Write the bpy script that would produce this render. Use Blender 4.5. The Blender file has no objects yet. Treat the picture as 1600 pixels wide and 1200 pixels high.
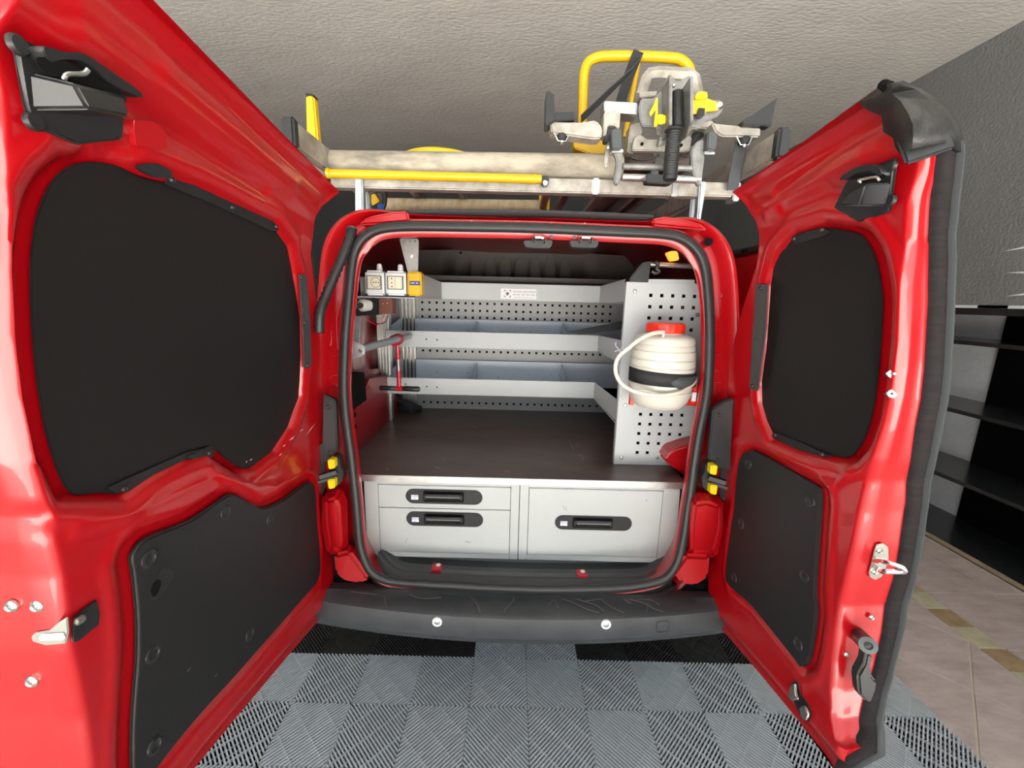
import bpy, bmesh, math, random
import numpy as np
from mathutils import Vector, Matrix

random.seed(7)
S = bpy.context.scene
COL = S.collection

# ------------------------------------------------------------ camera, sky, exposure
FPX, PITCH, ROLL, EYE = 655.0, math.radians(11.31), math.radians(1.4), 1.354
_r0, _u0 = Vector((1, 0, 0)), Vector((0, math.sin(PITCH), math.cos(PITCH)))
FWD = Vector((0, math.cos(PITCH), -math.sin(PITCH)))
RGT = _r0 * math.cos(ROLL) + _u0 * math.sin(ROLL)
UPV = -_r0 * math.sin(ROLL) + _u0 * math.cos(ROLL)
CAMP = Vector((0, 0, EYE))
cd = bpy.data.cameras.new('camera'); cam = bpy.data.objects.new('camera', cd); COL.objects.link(cam)
cd.sensor_width = 36.0; cd.lens = FPX / 1600 * 36.0; cd.clip_start = 0.01
m = Matrix.Identity(4)
for i in range(3):
    m[i][0], m[i][1], m[i][2], m[i][3] = RGT[i], UPV[i], -FWD[i], CAMP[i]
cam.matrix_world = m
S.camera = cam

w = bpy.data.worlds.new('sky'); S.world = w; w.use_nodes = True
bg = w.node_tree.nodes['Background']
bg.inputs[0].default_value = (0.92, 0.97, 1.0, 1); bg.inputs[1].default_value = 1.7
sl_ = bpy.data.lights.new('bounce_sun', 'SUN'); sl_.energy = 78.0; sl_.angle = 0.009; sl_.color = (1.0, 0.965, 0.91)  # added sun: its bounce off the driveway brightens the ceiling
bounce_sun = bpy.data.objects.new('bounce_sun', sl_); COL.objects.link(bounce_sun); bounce_sun.location = (20, 3, 18)
bounce_sun.rotation_euler = Vector((0.70, 0.14, 0.70)).to_track_quat('Z', 'Y').to_euler()
S.view_settings.view_transform = 'Standard'; S.view_settings.look = 'None'
S.view_settings.gamma = 1; S.view_settings.use_curve_mapping = False
S.view_settings.exposure = 0.30
S.cycles.use_denoising = True
S.cycles.max_bounces = 10; S.cycles.diffuse_bounces = 5; S.cycles.glossy_bounces = 4
S.cycles.sample_clamp_indirect = 6.0

# ------------------------------------------------------------ picture point -> place in the garage
def ray(px, py): return RGT * ((px - 800) / FPX) - UPV * ((py - 600) / FPX) + FWD
def onY(px, py, Y): d = ray(px, py); return CAMP + d * (Y / d.y)
def onZ(px, py, z): d = ray(px, py); return CAMP + d * ((z - EYE) / d.z)
def onX(px, py, X): d = ray(px, py); return CAMP + d * (X / d.x)
def smooth(a, b, x):
    t = np.clip((x - a) / (b - a), 0, 1); return t * t * (3 - 2 * t)

# ------------------------------------------------------------ materials
MAT = {}
def mat(name, col, rough=0.5, metal=0.0, coat=0.0, bump=0.0, scale=60, var=0.0, vscale=8, spec=0.5, col2=None, stretch=None, emit=0, alpha=None, vlo=0.35, vhi=0.7, trans=0):
    M = bpy.data.materials.new(name); M.use_nodes = True
    nt = M.node_tree; b = nt.nodes['Principled BSDF']
    b.inputs['Base Color'].default_value = (*col, 1); b.inputs['Roughness'].default_value = rough
    b.inputs['Metallic'].default_value = metal; b.inputs['Coat Weight'].default_value = coat
    b.inputs['Coat Roughness'].default_value = 0.04
    b.inputs['Specular IOR Level'].default_value = spec
    if trans: b.inputs['Transmission Weight'].default_value = trans
    if emit: b.inputs['Emission Color'].default_value = (*col, 1); b.inputs['Emission Strength'].default_value = emit
    tc = nt.nodes.new('ShaderNodeTexCoord'); src = tc.outputs['Object']
    if stretch:
        mp = nt.nodes.new('ShaderNodeMapping'); mp.inputs['Scale'].default_value = stretch
        nt.links.new(src, mp.inputs['Vector']); src = mp.outputs['Vector']
    if var > 0 or col2:
        n = nt.nodes.new('ShaderNodeTexNoise'); n.inputs['Scale'].default_value = vscale; n.inputs['Detail'].default_value = 7; n.inputs['Roughness'].default_value = 0.65
        nt.links.new(src, n.inputs['Vector'])
        cr = nt.nodes.new('ShaderNodeValToRGB')
        c2 = col2 if col2 else tuple(c * (1 - var) for c in col)
        cr.color_ramp.elements[0].position = vlo; cr.color_ramp.elements[1].position = vhi
        cr.color_ramp.elements[0].color = (*c2, 1); cr.color_ramp.elements[1].color = (*col, 1)
        nt.links.new(n.outputs['Fac'], cr.inputs['Fac']); nt.links.new(cr.outputs['Color'], b.inputs['Base Color'])
    if bump > 0:
        n2 = nt.nodes.new('ShaderNodeTexNoise'); n2.inputs['Scale'].default_value = scale; n2.inputs['Detail'].default_value = 6
        nt.links.new(src, n2.inputs['Vector'])
        bp = nt.nodes.new('ShaderNodeBump'); bp.inputs['Strength'].default_value = bump; bp.inputs['Distance'].default_value = 0.01
        nt.links.new(n2.outputs['Fac'], bp.inputs['Height']); nt.links.new(bp.outputs['Normal'], b.inputs['Normal'])
    MAT[name] = M; return M

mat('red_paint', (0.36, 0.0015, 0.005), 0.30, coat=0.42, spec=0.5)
mat('red_shaded', (0.20, 0.003, 0.008), 0.4, coat=0.3)  # the van's red, darkened in the colour for the unlit cargo space
mat('cover_black', (0.009, 0.0082, 0.0082), 0.55, bump=0.05, scale=300, spec=0.3)
mat('trim_black', (0.014, 0.0145, 0.015), 0.5, bump=0.12, scale=500, spec=0.4)
mat('plastic_black', (0.016, 0.017, 0.018), 0.38, bump=0.06, scale=400)
mat('bumper_black', (0.048, 0.053, 0.058), 0.42, bump=0.1, scale=350, var=0.3, vscale=9, spec=0.5)
mat('rubber', (0.018, 0.018, 0.019), 0.45, spec=0.45)
mat('rubber_worn', (0.016, 0.012, 0.013), 0.8, spec=0.25, col2=(0.006, 0.0045, 0.005), vscale=18, bump=0.2, scale=90, stretch=(1, 1, 8))
mat('rubber_grey', (0.055, 0.062, 0.065), 0.5)
mat('dusty_plastic', (0.075, 0.072, 0.064), 0.5, col2=(0.010, 0.010, 0.010), vscale=14, bump=0.35, scale=30, vlo=0.5, vhi=0.8)
mat('grey_paint', (0.46, 0.485, 0.495), 0.42, var=0.08, vscale=5, bump=0.03, scale=400)
mat('tray_sky_tint', (0.58, 0.645, 0.715), 0.38, var=0.08, vscale=6)  # blue of the reflected sky put into the tray colour
mat('back_grey', (0.36, 0.36, 0.35), 0.45, var=0.1, vscale=4)
mat('cabinet_grey', (0.43, 0.45, 0.447), 0.42, var=0.05, vscale=10, bump=0.02, scale=600)
mat('alu', (0.60, 0.595, 0.575), 0.35, metal=0.85, var=0.3, vscale=14, bump=0.05, scale=120)
mat('alu_dirty', (0.47, 0.44, 0.39), 0.5, metal=0.35, col2=(0.24, 0.22, 0.185), vscale=20, bump=0.08, scale=150)
mat('alu_cast', (0.30, 0.30, 0.29), 0.45, metal=0.5, col2=(0.17, 0.165, 0.155), vscale=30, bump=0.1, scale=200)
mat('alu_brown', (0.20, 0.15, 0.135), 0.4, metal=0.4, var=0.35, vscale=10)
mat('galv', (0.50, 0.54, 0.56), 0.4, metal=0.7, var=0.25, vscale=40)
mat('zinc', (0.55, 0.55, 0.51), 0.25, metal=0.9)
mat('chrome', (0.85, 0.85, 0.84), 0.12, metal=1.0)
mat('yellow', (0.66, 0.40, 0.004), 0.38, var=0.08, vscale=20)
mat('yellow_bright', (0.74, 0.55, 0.003), 0.35)
mat('pipe', (0.42, 0.375, 0.295), 0.75, col2=(0.12, 0.105, 0.085), vscale=16, bump=0.25, scale=60, stretch=(0.35, 1, 1), vlo=0.3, vhi=0.6)
mat('pipe_tan', (0.50, 0.42, 0.28), 0.75, col2=(0.33, 0.27, 0.17), vscale=16, bump=0.15, scale=60, stretch=(3, 1, 1))
mat('strap_black', (0.015, 0.016, 0.018), 0.7, bump=0.2, scale=500)
mat('strap_grey', (0.05, 0.055, 0.06), 0.7, bump=0.2, scale=500)
mat('blue', (0.012, 0.10, 0.42), 0.5)
mat('strip_grey', (0.045, 0.048, 0.05), 0.5)
mat('gloss_black', (0.012, 0.012, 0.013), 0.14)
mat('scuff', (0.10, 0.095, 0.09), 0.6)
mat('scratch', (0.35, 0.34, 0.33), 0.6)
mat('white_plastic', (0.70, 0.71, 0.70), 0.35)
mat('ivory', (0.72, 0.66, 0.50), 0.4)
mat('ink', (0.02, 0.02, 0.02), 0.6)
mat('ink_grey', (0.12, 0.12, 0.13), 0.6)
mat('ink_gold', (0.16, 0.11, 0.05), 0.6)
mat('ink_blue', (0.02, 0.04, 0.28), 0.5)
mat('paper', (0.82, 0.83, 0.85), 0.5)
mat('lilac', (0.42, 0.42, 0.62), 0.5)
mat('tank', (0.62, 0.605, 0.54), 0.38, var=0.06, vscale=6)
mat('cap_red', (0.72, 0.03, 0.012), 0.35)
mat('hose', (0.62, 0.58, 0.48), 0.3)
mat('tool_red', (0.45, 0.008, 0.02), 0.32, coat=0.4)
mat('brown_block', (0.13, 0.035, 0.02), 0.5)
mat('worktop', (0.120, 0.085, 0.072), 0.30, col2=(0.055, 0.038, 0.032), vscale=5, bump=0.05, scale=80, stretch=(1, 3, 1), vlo=0.3, vhi=0.75, spec=0.55)
mat('amber', (1.0, 0.36, 0.04), 0.4, emit=0.9)
mat('dark_void', (0.006, 0.006, 0.006), 0.9, spec=0.1)
mat('bulkhead', (0.085, 0.072, 0.062), 0.6, var=0.15)
mat('ceiling', (0.60, 0.585, 0.555), 0.9, var=0.12, vscale=2.0, bump=0.55, scale=34, spec=0.2, stretch=(1.0, 2.0, 1))
mat('wall_dark', (0.19, 0.197, 0.194), 0.8, var=0.1, vscale=3, bump=0.5, scale=65, spec=0.3)
mat('wall_back', (0.060, 0.061, 0.060), 0.85, spec=0.2)
mat('wall_light', (0.74, 0.80, 0.82), 0.8, var=0.22, vscale=3, bump=0.25, scale=25)
mat('shelf_black', (0.022, 0.024, 0.025), 0.2, spec=0.7)
mat('panel_black', (0.003, 0.003, 0.003), 0.9, spec=0.05)
mat('wood', (0.42, 0.33, 0.22), 0.6, var=0.2)
mat('mat_grey', (0.50, 0.55, 0.59), 0.45, var=0.12, vscale=10)
mat('mat_black', (0.035, 0.034, 0.034), 0.5, var=0.3, vscale=10)
mat('mat_gap_shade', (0.005, 0.0045, 0.0045), 0.9, spec=0.1)
mat('grout', (0.66, 0.61, 0.50), 0.85, var=0.25, vscale=9)
mat('stone', (0.56, 0.48, 0.455), 0.5, col2=(0.36, 0.295, 0.275), vscale=7, bump=0.06, scale=60, stretch=(1, 2.4, 1), vlo=0.25, vhi=0.62)
mat('stone_tan', (0.46, 0.33, 0.19), 0.5, var=0.35, vscale=14)
mat('stone_cream', (0.58, 0.54, 0.38), 0.5, var=0.3, vscale=14)
mat('outside_ground', (0.55, 0.535, 0.505), 0.9, var=0.15)

# ------------------------------------------------------------ mesh helpers
ORIGIN = {}
class MB:
    def __init__(s): s.v = []; s.f = []
    def add(s, vs, fs):
        o = len(s.v); s.v += [tuple(v) for v in vs]; s.f += [tuple(i + o for i in f) for f in fs]; return s
    def box(s, x0, x1, y0, y1, z0, z1):
        return s.add([(x0,y0,z0),(x1,y0,z0),(x1,y1,z0),(x0,y1,z0),(x0,y0,z1),(x1,y0,z1),(x1,y1,z1),(x0,y1,z1)],
                     [(0,3,2,1),(4,5,6,7),(0,1,5,4),(1,2,6,5),(2,3,7,6),(3,0,4,7)])
    def hexa(s, p):      # eight corners: bottom ring, top ring
        return s.add(p, [(0,3,2,1),(4,5,6,7),(0,1,5,4),(1,2,6,5),(2,3,7,6),(3,0,4,7)])
    def bar(s, a, b, wd, ht, up=(0,0,1)):
        a, b, up = Vector(a), Vector(b), Vector(up); d = (b - a).normalized()
        sd = d.cross(up).normalized(); u = sd.cross(d).normalized(); sd *= wd / 2; u *= ht / 2
        return s.hexa([a-sd-u, a+sd-u, a+sd+u, a-sd+u, b-sd-u, b+sd-u, b+sd+u, b-sd+u])
    def cyl(s, a, b, r, n=16, r2=None):
        a, b = Vector(a), Vector(b); d = (b - a).normalized(); r2 = r if r2 is None else r2
        x = d.orthogonal().normalized(); y = d.cross(x); vs = []
        for c, rr in ((a, r), (b, r2)):
            for i in range(n):
                t = 2 * math.pi * i / n; vs.append(c + (x * math.cos(t) + y * math.sin(t)) * rr)
        fs = [(i, (i+1) % n, n + (i+1) % n, n + i) for i in range(n)] + [tuple(range(n-1, -1, -1)), tuple(range(n, 2*n))]
        return s.add(vs, fs)
    def lathe(s, o, d, prof, n=32):
        o, d = Vector(o), Vector(d).normalized(); x = d.orthogonal().normalized(); y = d.cross(x); vs = []
        for r, h in prof:
            for i in range(n):
                t = 2 * math.pi * i / n; vs.append(o + d * h + (x * math.cos(t) + y * math.sin(t)) * r)
        fs = []
        for k in range(len(prof) - 1):
            for i in range(n):
                j = (i+1) % n; fs.append((k*n+i, k*n+j, (k+1)*n+j, (k+1)*n+i))
        fs += [tuple(range(n-1, -1, -1)), tuple((len(prof)-1)*n + i for i in range(n))]
        return s.add(vs, fs)
    def tube(s, path, r, n=10, closed=False, r2=None, up=None, ripple=0):
        P = [Vector(p) for p in path]; N = len(P); vs = []; prev = None; r2 = r if r2 is None else r2
        for i in range(N):
            if closed: t = (P[(i+1) % N] - P[i-1]).normalized()
            else: t = (P[min(i+1, N-1)] - P[max(i-1, 0)]).normalized()
            if up is not None: x = Vector(up) - t * t.dot(Vector(up)); x.normalize()
            elif prev is None: x = t.orthogonal().normalized()
            else: x = (prev - t * t.dot(prev)).normalized()
            prev = x; y = t.cross(x); k = 1 + (ripple if i % 2 else 0)
            for j in range(n):
                a = 2 * math.pi * j / n; vs.append(P[i] + x * math.cos(a) * r * k + y * math.sin(a) * r2 * k)
        fs = []
        for i in range(N if closed else N - 1):
            for j in range(n):
                a, b = i * n, ((i+1) % N) * n; q = (j+1) % n; fs.append((a+j, a+q, b+q, b+j))
        if not closed: fs += [tuple(range(n-1, -1, -1)), tuple((N-1)*n + j for j in range(n))]
        return s.add(vs, fs)
    def strip(s, path, wid, th, side):     # a flat band along a path, SIDE the width direction
        vs = []; P = [Vector(p) for p in path]; N = len(P)
        for i in range(N):
            t = (P[min(i+1, N-1)] - P[max(i-1, 0)]).normalized(); sd = Vector(side) - t * t.dot(Vector(side)); sd.normalize(); u = t.cross(sd)
            for a, b in ((-1,-1),(1,-1),(1,1),(-1,1)): vs.append(P[i] + sd * a * wid/2 + u * b * th/2)
        fs = []
        for i in range(N-1):
            for j in range(4): fs.append((i*4+j, i*4+(j+1)%4, i*4+4+(j+1)%4, i*4+4+j))
        fs += [(3,2,1,0), tuple((N-1)*4 + j for j in range(4))]
        return s.add(vs, fs)
    def prism(s, pts, vec):
        P = [Vector(p) for p in pts]; v = Vector(vec); n = len(P)
        return s.add(P + [p + v for p in P], [tuple(range(n-1, -1, -1)), tuple(range(n, 2*n))] + [(i, (i+1) % n, n+(i+1) % n, n+i) for i in range(n)])
    def build(s, name, material, parent=None, bevel=0, seg=2, angle=35, fix=True, loc=None, **props):
        o0 = ORIGIN[parent.name] if parent else (Vector(loc) if loc is not None else Vector((0,0,0)))
        me = bpy.data.meshes.new(name); me.from_pydata([tuple(Vector(v) - o0) for v in s.v], [], s.f)
        if bevel or fix:
            bm = bmesh.new(); bm.from_mesh(me)
            if fix: bmesh.ops.recalc_face_normals(bm, faces=bm.faces)
            if bevel:
                es = [e for e in bm.edges if len(e.link_faces) == 2 and e.calc_face_angle(0) > 0.5]
                bmesh.ops.bevel(bm, geom=es, offset=bevel, segments=seg, affect='EDGES', clamp_overlap=True)
            bm.to_mesh(me); bm.free()
        me.materials.append(MAT[material] if isinstance(material, str) else material)
        me.shade_smooth(); me.set_sharp_from_angle(angle=math.radians(angle))
        o = bpy.data.objects.new(name, me); COL.objects.link(o)
        if parent: o.parent = parent
        else: o.location = o0
        ORIGIN[o.name] = o0
        for k, val in props.items(): o[k] = val
        return o

def thing(name, label, cat, loc, group=None):
    o = bpy.data.objects.new(name, None); COL.objects.link(o); o.location = loc; ORIGIN[o.name] = Vector(loc)
    o.empty_display_size = 0.05; o['label'] = label; o['category'] = cat
    if group: o['group'] = group
    return o
def tag(o, label, cat, group=None):
    o['label'] = label; o['category'] = cat
    if group: o['group'] = group
    return o
def spline(pts, k=6, closed=False):
    P = [np.array(p, float) for p in pts]; n = len(P); out = []
    for i in range(n if closed else n - 1):
        if closed: a, b, c, d = P[i-1], P[i], P[(i+1) % n], P[(i+2) % n]
        else: a, b, c, d = P[max(i-1,0)], P[i], P[i+1], P[min(i+2, n-1)]
        for j in range(k):
            t = j / k; out.append(0.5 * ((2*b) + (-a+c)*t + (2*a-5*b+4*c-d)*t*t + (-a+3*b-3*c+d)*t**3))
    if not closed: out.append(P[-1])
    return out
def lettering(txt, size, at, xdir, ydir, material, parent, name='lettering', align='LEFT', th=0.0004):
    cu = bpy.data.curves.new('lettering', 'FONT'); cu.body = txt; cu.size = size; cu.align_x = align; cu.resolution_u = 2; cu.extrude = th
    to = bpy.data.objects.new('t', cu); COL.objects.link(to)
    me = bpy.data.meshes.new_from_object(to.evaluated_get(bpy.context.evaluated_depsgraph_get()))
    bpy.data.objects.remove(to)
    x = Vector(xdir).normalized(); y = Vector(ydir).normalized(); z = x.cross(y)
    o0 = ORIGIN[parent.name]
    for v in me.vertices: v.co = Vector(at) - o0 + x * v.co.x + y * v.co.y + z * v.co.z
    me.materials.clear(); me.materials.append(MAT[material])
    o = bpy.data.objects.new(name, me); COL.objects.link(o); o.parent = parent; ORIGIN[o.name] = o0
    return o
def screw(p, n, r, parent, material='zinc', name='screw', h=0.004):
    return MB().lathe(p, n, [(r*0.2, -0.002), (r, 0), (r*0.95, h*0.5), (r*0.6, h), (r*0.35, h*0.8), (r*0.3, h*0.4)], 12).build(name, material, parent)

# ------------------------------------------------------------ the garage shell
XR, XL_, YB, ZC, YF = 2.556, -2.6, 5.6, 2.81, -0.9
def struct(name, mb, material, parent=None, **k):
    o = mb.build(name, material, parent, **k)
    if parent is None: o['kind'] = 'structure'
    return o
floor = struct('floor', MB().box(XL_, 2.96, YF, YB, -0.1, -0.004), 'grout')
struct('driveway', MB().box(-12, 12, -14, YF - 0.001, -0.12, -0.03), 'outside_ground')
struct('ceiling', MB().box(XL_, 3.2, YF, YB, ZC, ZC + 0.15), 'ceiling')
struct('wall_back', MB().box(XL_, 3.2, YB, YB + 0.15, -0.1, ZC + 0.15), 'wall_back')
struct('wall_left', MB().box(XL_ - 0.15, XL_, YF, YB, -0.1, ZC + 0.15), 'wall_dark')
struct('wall_right', MB().box(XR, XR + 0.64, YF, YB, 1.372, ZC), 'wall_dark')
struct('wall_niche', MB().box(2.955, 3.2, YF, YB, -0.1, 1.372), 'wall_light')
# chips of bare plaster along the lower edge of the dark wall
mb = MB()
for (x0, y0, x1, y1, h) in ((1528, 478, 1600, 476, 3), (1487, 493, 1572, 494, 3)):
    a, b = onX(x0, y0, XR - 0.002), onX(x1, y1, XR - 0.002)
    mb.box(XR - 0.004, XR + 0.002, b.y, a.y, 1.373, 1.373 + h * 0.005)
for (x0, y0, x1, y1) in ((1566, 393, 1600, 387), (1570, 463, 1600, 460), (1572, 426, 1600, 426)):
    a, b = onX(x0, y0, XR), onX(x1, y1, XR)
    mb.prism([a + Vector((-.001, 0, 0)), b + Vector((-.001, 0, 0.006)), b + Vector((-.001, 0, -0.004))], (0.002, 0, 0))
o = mb.build('plaster_chips', 'wall_light', bpy.data.objects['wall_right']); o['kind'] = 'stuff'

# stone floor tiles: each one its own object, a child of the floor
def clip(poly, axis, val, keep_less):
    out = []
    for i in range(len(poly)):
        a, b = poly[i-1], poly[i]
        ia = (a[axis] <= val) == keep_less; ib = (b[axis] <= val) == keep_less
        if ia != ib:
            t = (val - a[axis]) / (b[axis] - a[axis]); out.append((a[0] + (b[0]-a[0])*t, a[1] + (b[1]-a[1])*t))
        if ib: out.append(b)
    return out
def floor_piece(name, poly, material, z=0.0):
    if len(poly) < 3: return
    c = (sum(p[0] for p in poly)/len(poly), sum(p[1] for p in poly)/len(poly))
    mb = MB(); top = []; bot = []
    for p in poly:
        d = Vector((p[0]-c[0], p[1]-c[1])); L = d.length
        q = Vector(c) + d * max(0, (L - 0.0015) / L); top.append((q.x, q.y, z)); bot.append((p[0], p[1], z - 0.006))
    n = len(poly)
    mb.add(bot + top, [tuple(range(n, 2*n))] + [(i, (i+1) % n, n + (i+1) % n, n + i) for i in range(n)])
    mb.build(name, material, floor, fix=True)
G = 0.003; P2 = 0.467
for i in range(-12, 14):
    for j in range(-12, 14):
        s0, d0 = 3.46 + P2 * i, 0.42 + P2 * j          # x+y in [s0,s0+P2], x-y in [d0,d0+P2]
        g = G * 1.4142
        s1, s2, d1, d2 = s0 + g, s0 + P2 - g, d0 + g, d0 + P2 - g
        poly = [((s1+d1)/2, (s1-d1)/2), ((s1+d2)/2, (s1-d2)/2), ((s2+d2)/2, (s2-d2)/2), ((s2+d1)/2, (s2-d1)/2)]
        for box in ((1.36, 1.943 - G, YF, 3.6), (XL_, -1.45, YF, 2.4), (-1.45, 1.36, YF, 0.62)):
            pc = poly
            for ax, v, kl in ((0, box[1], True), (0, box[0], False), (1, box[3], True), (1, box[2], False)): pc = clip(pc, ax, v, kl) if len(pc) > 2 else pc
            if len(pc) > 2: floor_piece('floor_tile', pc, 'stone')
yy = YF; k = 0
ystrip = [1.712 - 0.1135 * 2 * 0.5 * q for q in range(-17, 20)]
for q, y in enumerate(ystrip):
    if y - 0.1135 < YF: break
    floor_piece('border_tile', [(1.943 + G, y - 0.1135 + G), (2.057 - G, y - 0.1135 + G), (2.057 - G, y - G), (1.943 + G, y - G)], 'stone_tan' if q % 2 else 'stone_cream')
for r in range(-4, 8):
    y0 = 1.822 + 0.345 * (r - 1)
    if y0 < YF: continue
    floor_piece('floor_tile', [(2.057 + G, y0 + G), (2.39 - G, y0 + G), (2.39 - G, y0 + 0.345 - G), (2.057 + G, y0 + 0.345 - G)], 'stone')
    floor_piece('floor_tile', [(2.39 + G, y0 + G), (2.54, y0 + G), (2.54, y0 + 0.345 - G), (2.39 + G, y0 + 0.345 - G)], 'stone')

# interlocking plastic floor mat: one object per tile, ribs as real geometry
TS = 0.3945
def mat_tile_mesh():
    mb = MB(); q = TS / 2; zt = 0.016
    for (qx, qy) in ((0,0),(1,0),(0,1),(1,1)):
        x0, y0 = qx * q + 0.0008, qy * q + 0.0008; L = q - 0.0016
        flip = (qx + qy) % 2 == 1
        def put(pts, z1, z0, skin=True):
            P = [(x0 + (L - a if flip else a), y0 + b) for a, b in pts]
            if flip: P = P[::-1]
            n = len(P)
            mb.add([(a, b, z0) for a, b in P] + [(a, b, z1) for a, b in P], [tuple(range(n, 2*n))] + [(i, (i+1) % n, n + (i+1) % n, n + i) for i in range(n)])
        N = 14; pitch = 2 * L / (2 * N)
        for k in range(2 * N):
            c1 = (k + 0.28) * pitch; c2 = (k + 0.74) * pitch         # a + b = c
            e = lambda c: ((max(0, c - L), min(c, L)), (min(c, L), max(0, c - L)))
            a1, b1 = e(c1); a2, b2 = e(c2)
            # rounded crown: two bevel strips as one narrower top
            put([a1, b1, b2, a2], zt, 0.003)
        for k in range(1, 4):                                         # thin webs flush with the ribs
            c = L * (-1 + k * 0.5)
            a = (max(0, c), max(0, -c)); b = (L + min(0, c), L - max(0, c)); h = 0.0011
            put([(a[0]-h if a[0] > h else a[0], a[1]+h), (a[0]+h, a[1]-h if a[1] > h else a[1]), (b[0]+h if b[0] < L-h else b[0], b[1]-h), (b[0]-h, b[1]+h if b[1] < L-h else b[1])], zt - 0.0003, 0.006)
        for k in range(1, 12):                                        # deep cross webs
            if k % 3 == 0: continue
            c = L * (-1 + k / 6)
            a = (max(0, c), max(0, -c)); b = (L + min(0, c), L - max(0, c)); h = 0.0016
            put([(a[0], a[1]+h), (a[0]+h, a[1]), (b[0], b[1]-h), (b[0]-h, b[1])], 0.009, 0.003)
    mb2 = MB().box(0, TS, 0, TS, 0.0, 0.002)  # near-black base sheet paints the shade in the gaps between ribs
    return mb, mb2
fm = thing('garage_floor_mat', 'grey and black ribbed interlocking plastic floor mat under the open van doors', 'floor mat', (0.4, 1.2, 0))
tm, um = mat_tile_mesh()
def tile_mesh(material):
    me = bpy.data.meshes.new('mat_tile'); nv = len(tm.v)
    me.from_pydata(tm.v + um.v, [], tm.f + [tuple(i + nv for i in f) for f in um.f])
    me.materials.append(MAT[material]); me.materials.append(MAT['mat_gap_shade'])
    me.polygons.foreach_set('material_index', [0] * len(tm.f) + [1] * len(um.f)); me.update(); return me
tg, tb = tile_mesh('mat_grey'), tile_mesh('mat_black')
for r in range(-2, 3):
    for c in range(-4, 4):
        x, y = -0.119 + 0.3945 * c, 1.364 + 0.3945 * r + 0.0095 * (-0.9) * 0
        black = (r == 0 and c != 0) or (r == 2 and c % 2 == 0)
        o = bpy.data.objects.new('mat_tile', tb if black else tg); COL.objects.link(o); o.parent = fm
        o.location = (x - 0.4, y - 1.2, 0)
        if black: o['label'] = 'black mat tile'

# black shelving in the niche of the right wall
sh = thing('wall_shelving', 'black shelving with four long boards in the niche of the right wall', 'shelving', (2.75, 2.0, 0))
for z in (0.028, 0.409, 0.800, 1.190):
    sh_b = MB().box(XR + 0.003, 2.95, YF + 0.02, 3.6, z - 0.022, z).build('shelf_board', 'shelf_black', sh, bevel=0.002)
    MB().box(XR - 0.002, XR + 0.003, YF + 0.02, 3.6, z - 0.022, z).build('front_edge', 'wood' if z < 0.1 else 'shelf_black', sh)
MB().box(2.935, 2.953, YF + 0.02, 2.54, 0.03, 1.36).build('back_panel', 'panel_black', sh)
for y in (YF + 0.04, 3.55): MB().box(XR + 0.005, 2.95, y, y + 0.03, 0.0, 1.36).build('side_panel', 'shelf_black', sh)
MB().box(XR + 0.002, XR + 0.03, YF + 0.02, 3.6, 1.335, 1.371).build('top_rail', 'shelf_black', sh)

# ------------------------------------------------------------ the van
van = thing('van', 'red delivery van with both rear doors wide open, fitted out as a workshop', 'van', (0.04, 2.6, 0))
XC = 0.04
def hw(z): return float(np.interp(z, [0.3, 0.45, 0.6, 0.8, 1.1, 1.3, 1.45, 1.55, 1.62, 1.72], [0.53, 0.56, 0.585, 0.59, 0.578, 0.56, 0.535, 0.495, 0.458, 0.40]))
def surf(px, py, side, off=0.0):        # point of an open door's inner face (off = towards the middle of the van)
    d = ray(px, py); z = EYE
    for _ in range(40):
        X = XC + side * (hw(z) - off); t = X / d.x; z = 0.5 * z + 0.5 * (EYE + d.z * t)
    X = XC + side * (hw(z) - off)
    return CAMP + d * (X / d.x)
def doorX(side, z, off): return XC + side * (hw(z) - off)
def onOpen(px, py, dy=0.0):             # on the leaning plane of the rear opening
    d = ray(px, py); c = 1.045 + dy; t = (c + 0.1 * EYE) / (d.y - 0.1 * d.z); return CAMP + d * t

seal_px = [(840,917),(760,914),(673,909),(620,905),(596,899),(580,887),(570,868),(563,842),(558,785),(551,717),(544,665),(540,627),(539,590),(541,530),(546,470),(552,410),(559,386),(573,369),(596,358),(640,354),(740,355),(840,357),(977,363),(1034,366),(1064,373),(1085,389),(1098,413),(1104,455),(1107,522),(1105,590),(1100,630),(1092,668),(1084,717),(1078,762),(1072,800),(1066,841),(1058,872),(1045,893),(1026,905),(975,914),(900,917)]
SEAL = [Vector(p) for p in spline([onOpen(*q) for q in seal_px], 4, True)]
NS = len(SEAL)
NRM = []
for i in range(NS):
    t = SEAL[(i+1) % NS] - SEAL[i-1]; n = Vector((-t.z, 0, t.x)).normalized()
    if n.dot(SEAL[i] - Vector((XC, 0, 1.05))) < 0: n = -n
    NRM.append(n)
for _ in range(6): NRM = [(NRM[i-1] + NRM[i] * 2 + NRM[(i+1) % NS]).normalized() for i in range(NS)]
def ring(off, dy, top=0.12, Y=None):
    out = []
    for i in range(NS):
        n = NRM[i]; k = abs(n.x) ** 0.8 * 1.0 + (top if n.z > 0 else 0.6) * abs(n.z) ** 1.5
        k = min(k, 1.0)
        o = off if off < 0.02 else 0.02 + (off - 0.02) * k
        if off < 0: o = off * (1.0 if n.z > 0.5 else 0.35 + 0.65 * max(0, n.z) / 0.5)
        p = SEAL[i] + n * o
        if n.z < -0.12: b_ = min(1, (-n.z - 0.12) / 0.3); p.y += 0.035 * (off > 0.005) * b_; p.z -= 0.035 * b_
        p.y = (p.y + dy) if Y is None else Y
        out.append(p)
    return out
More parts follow.
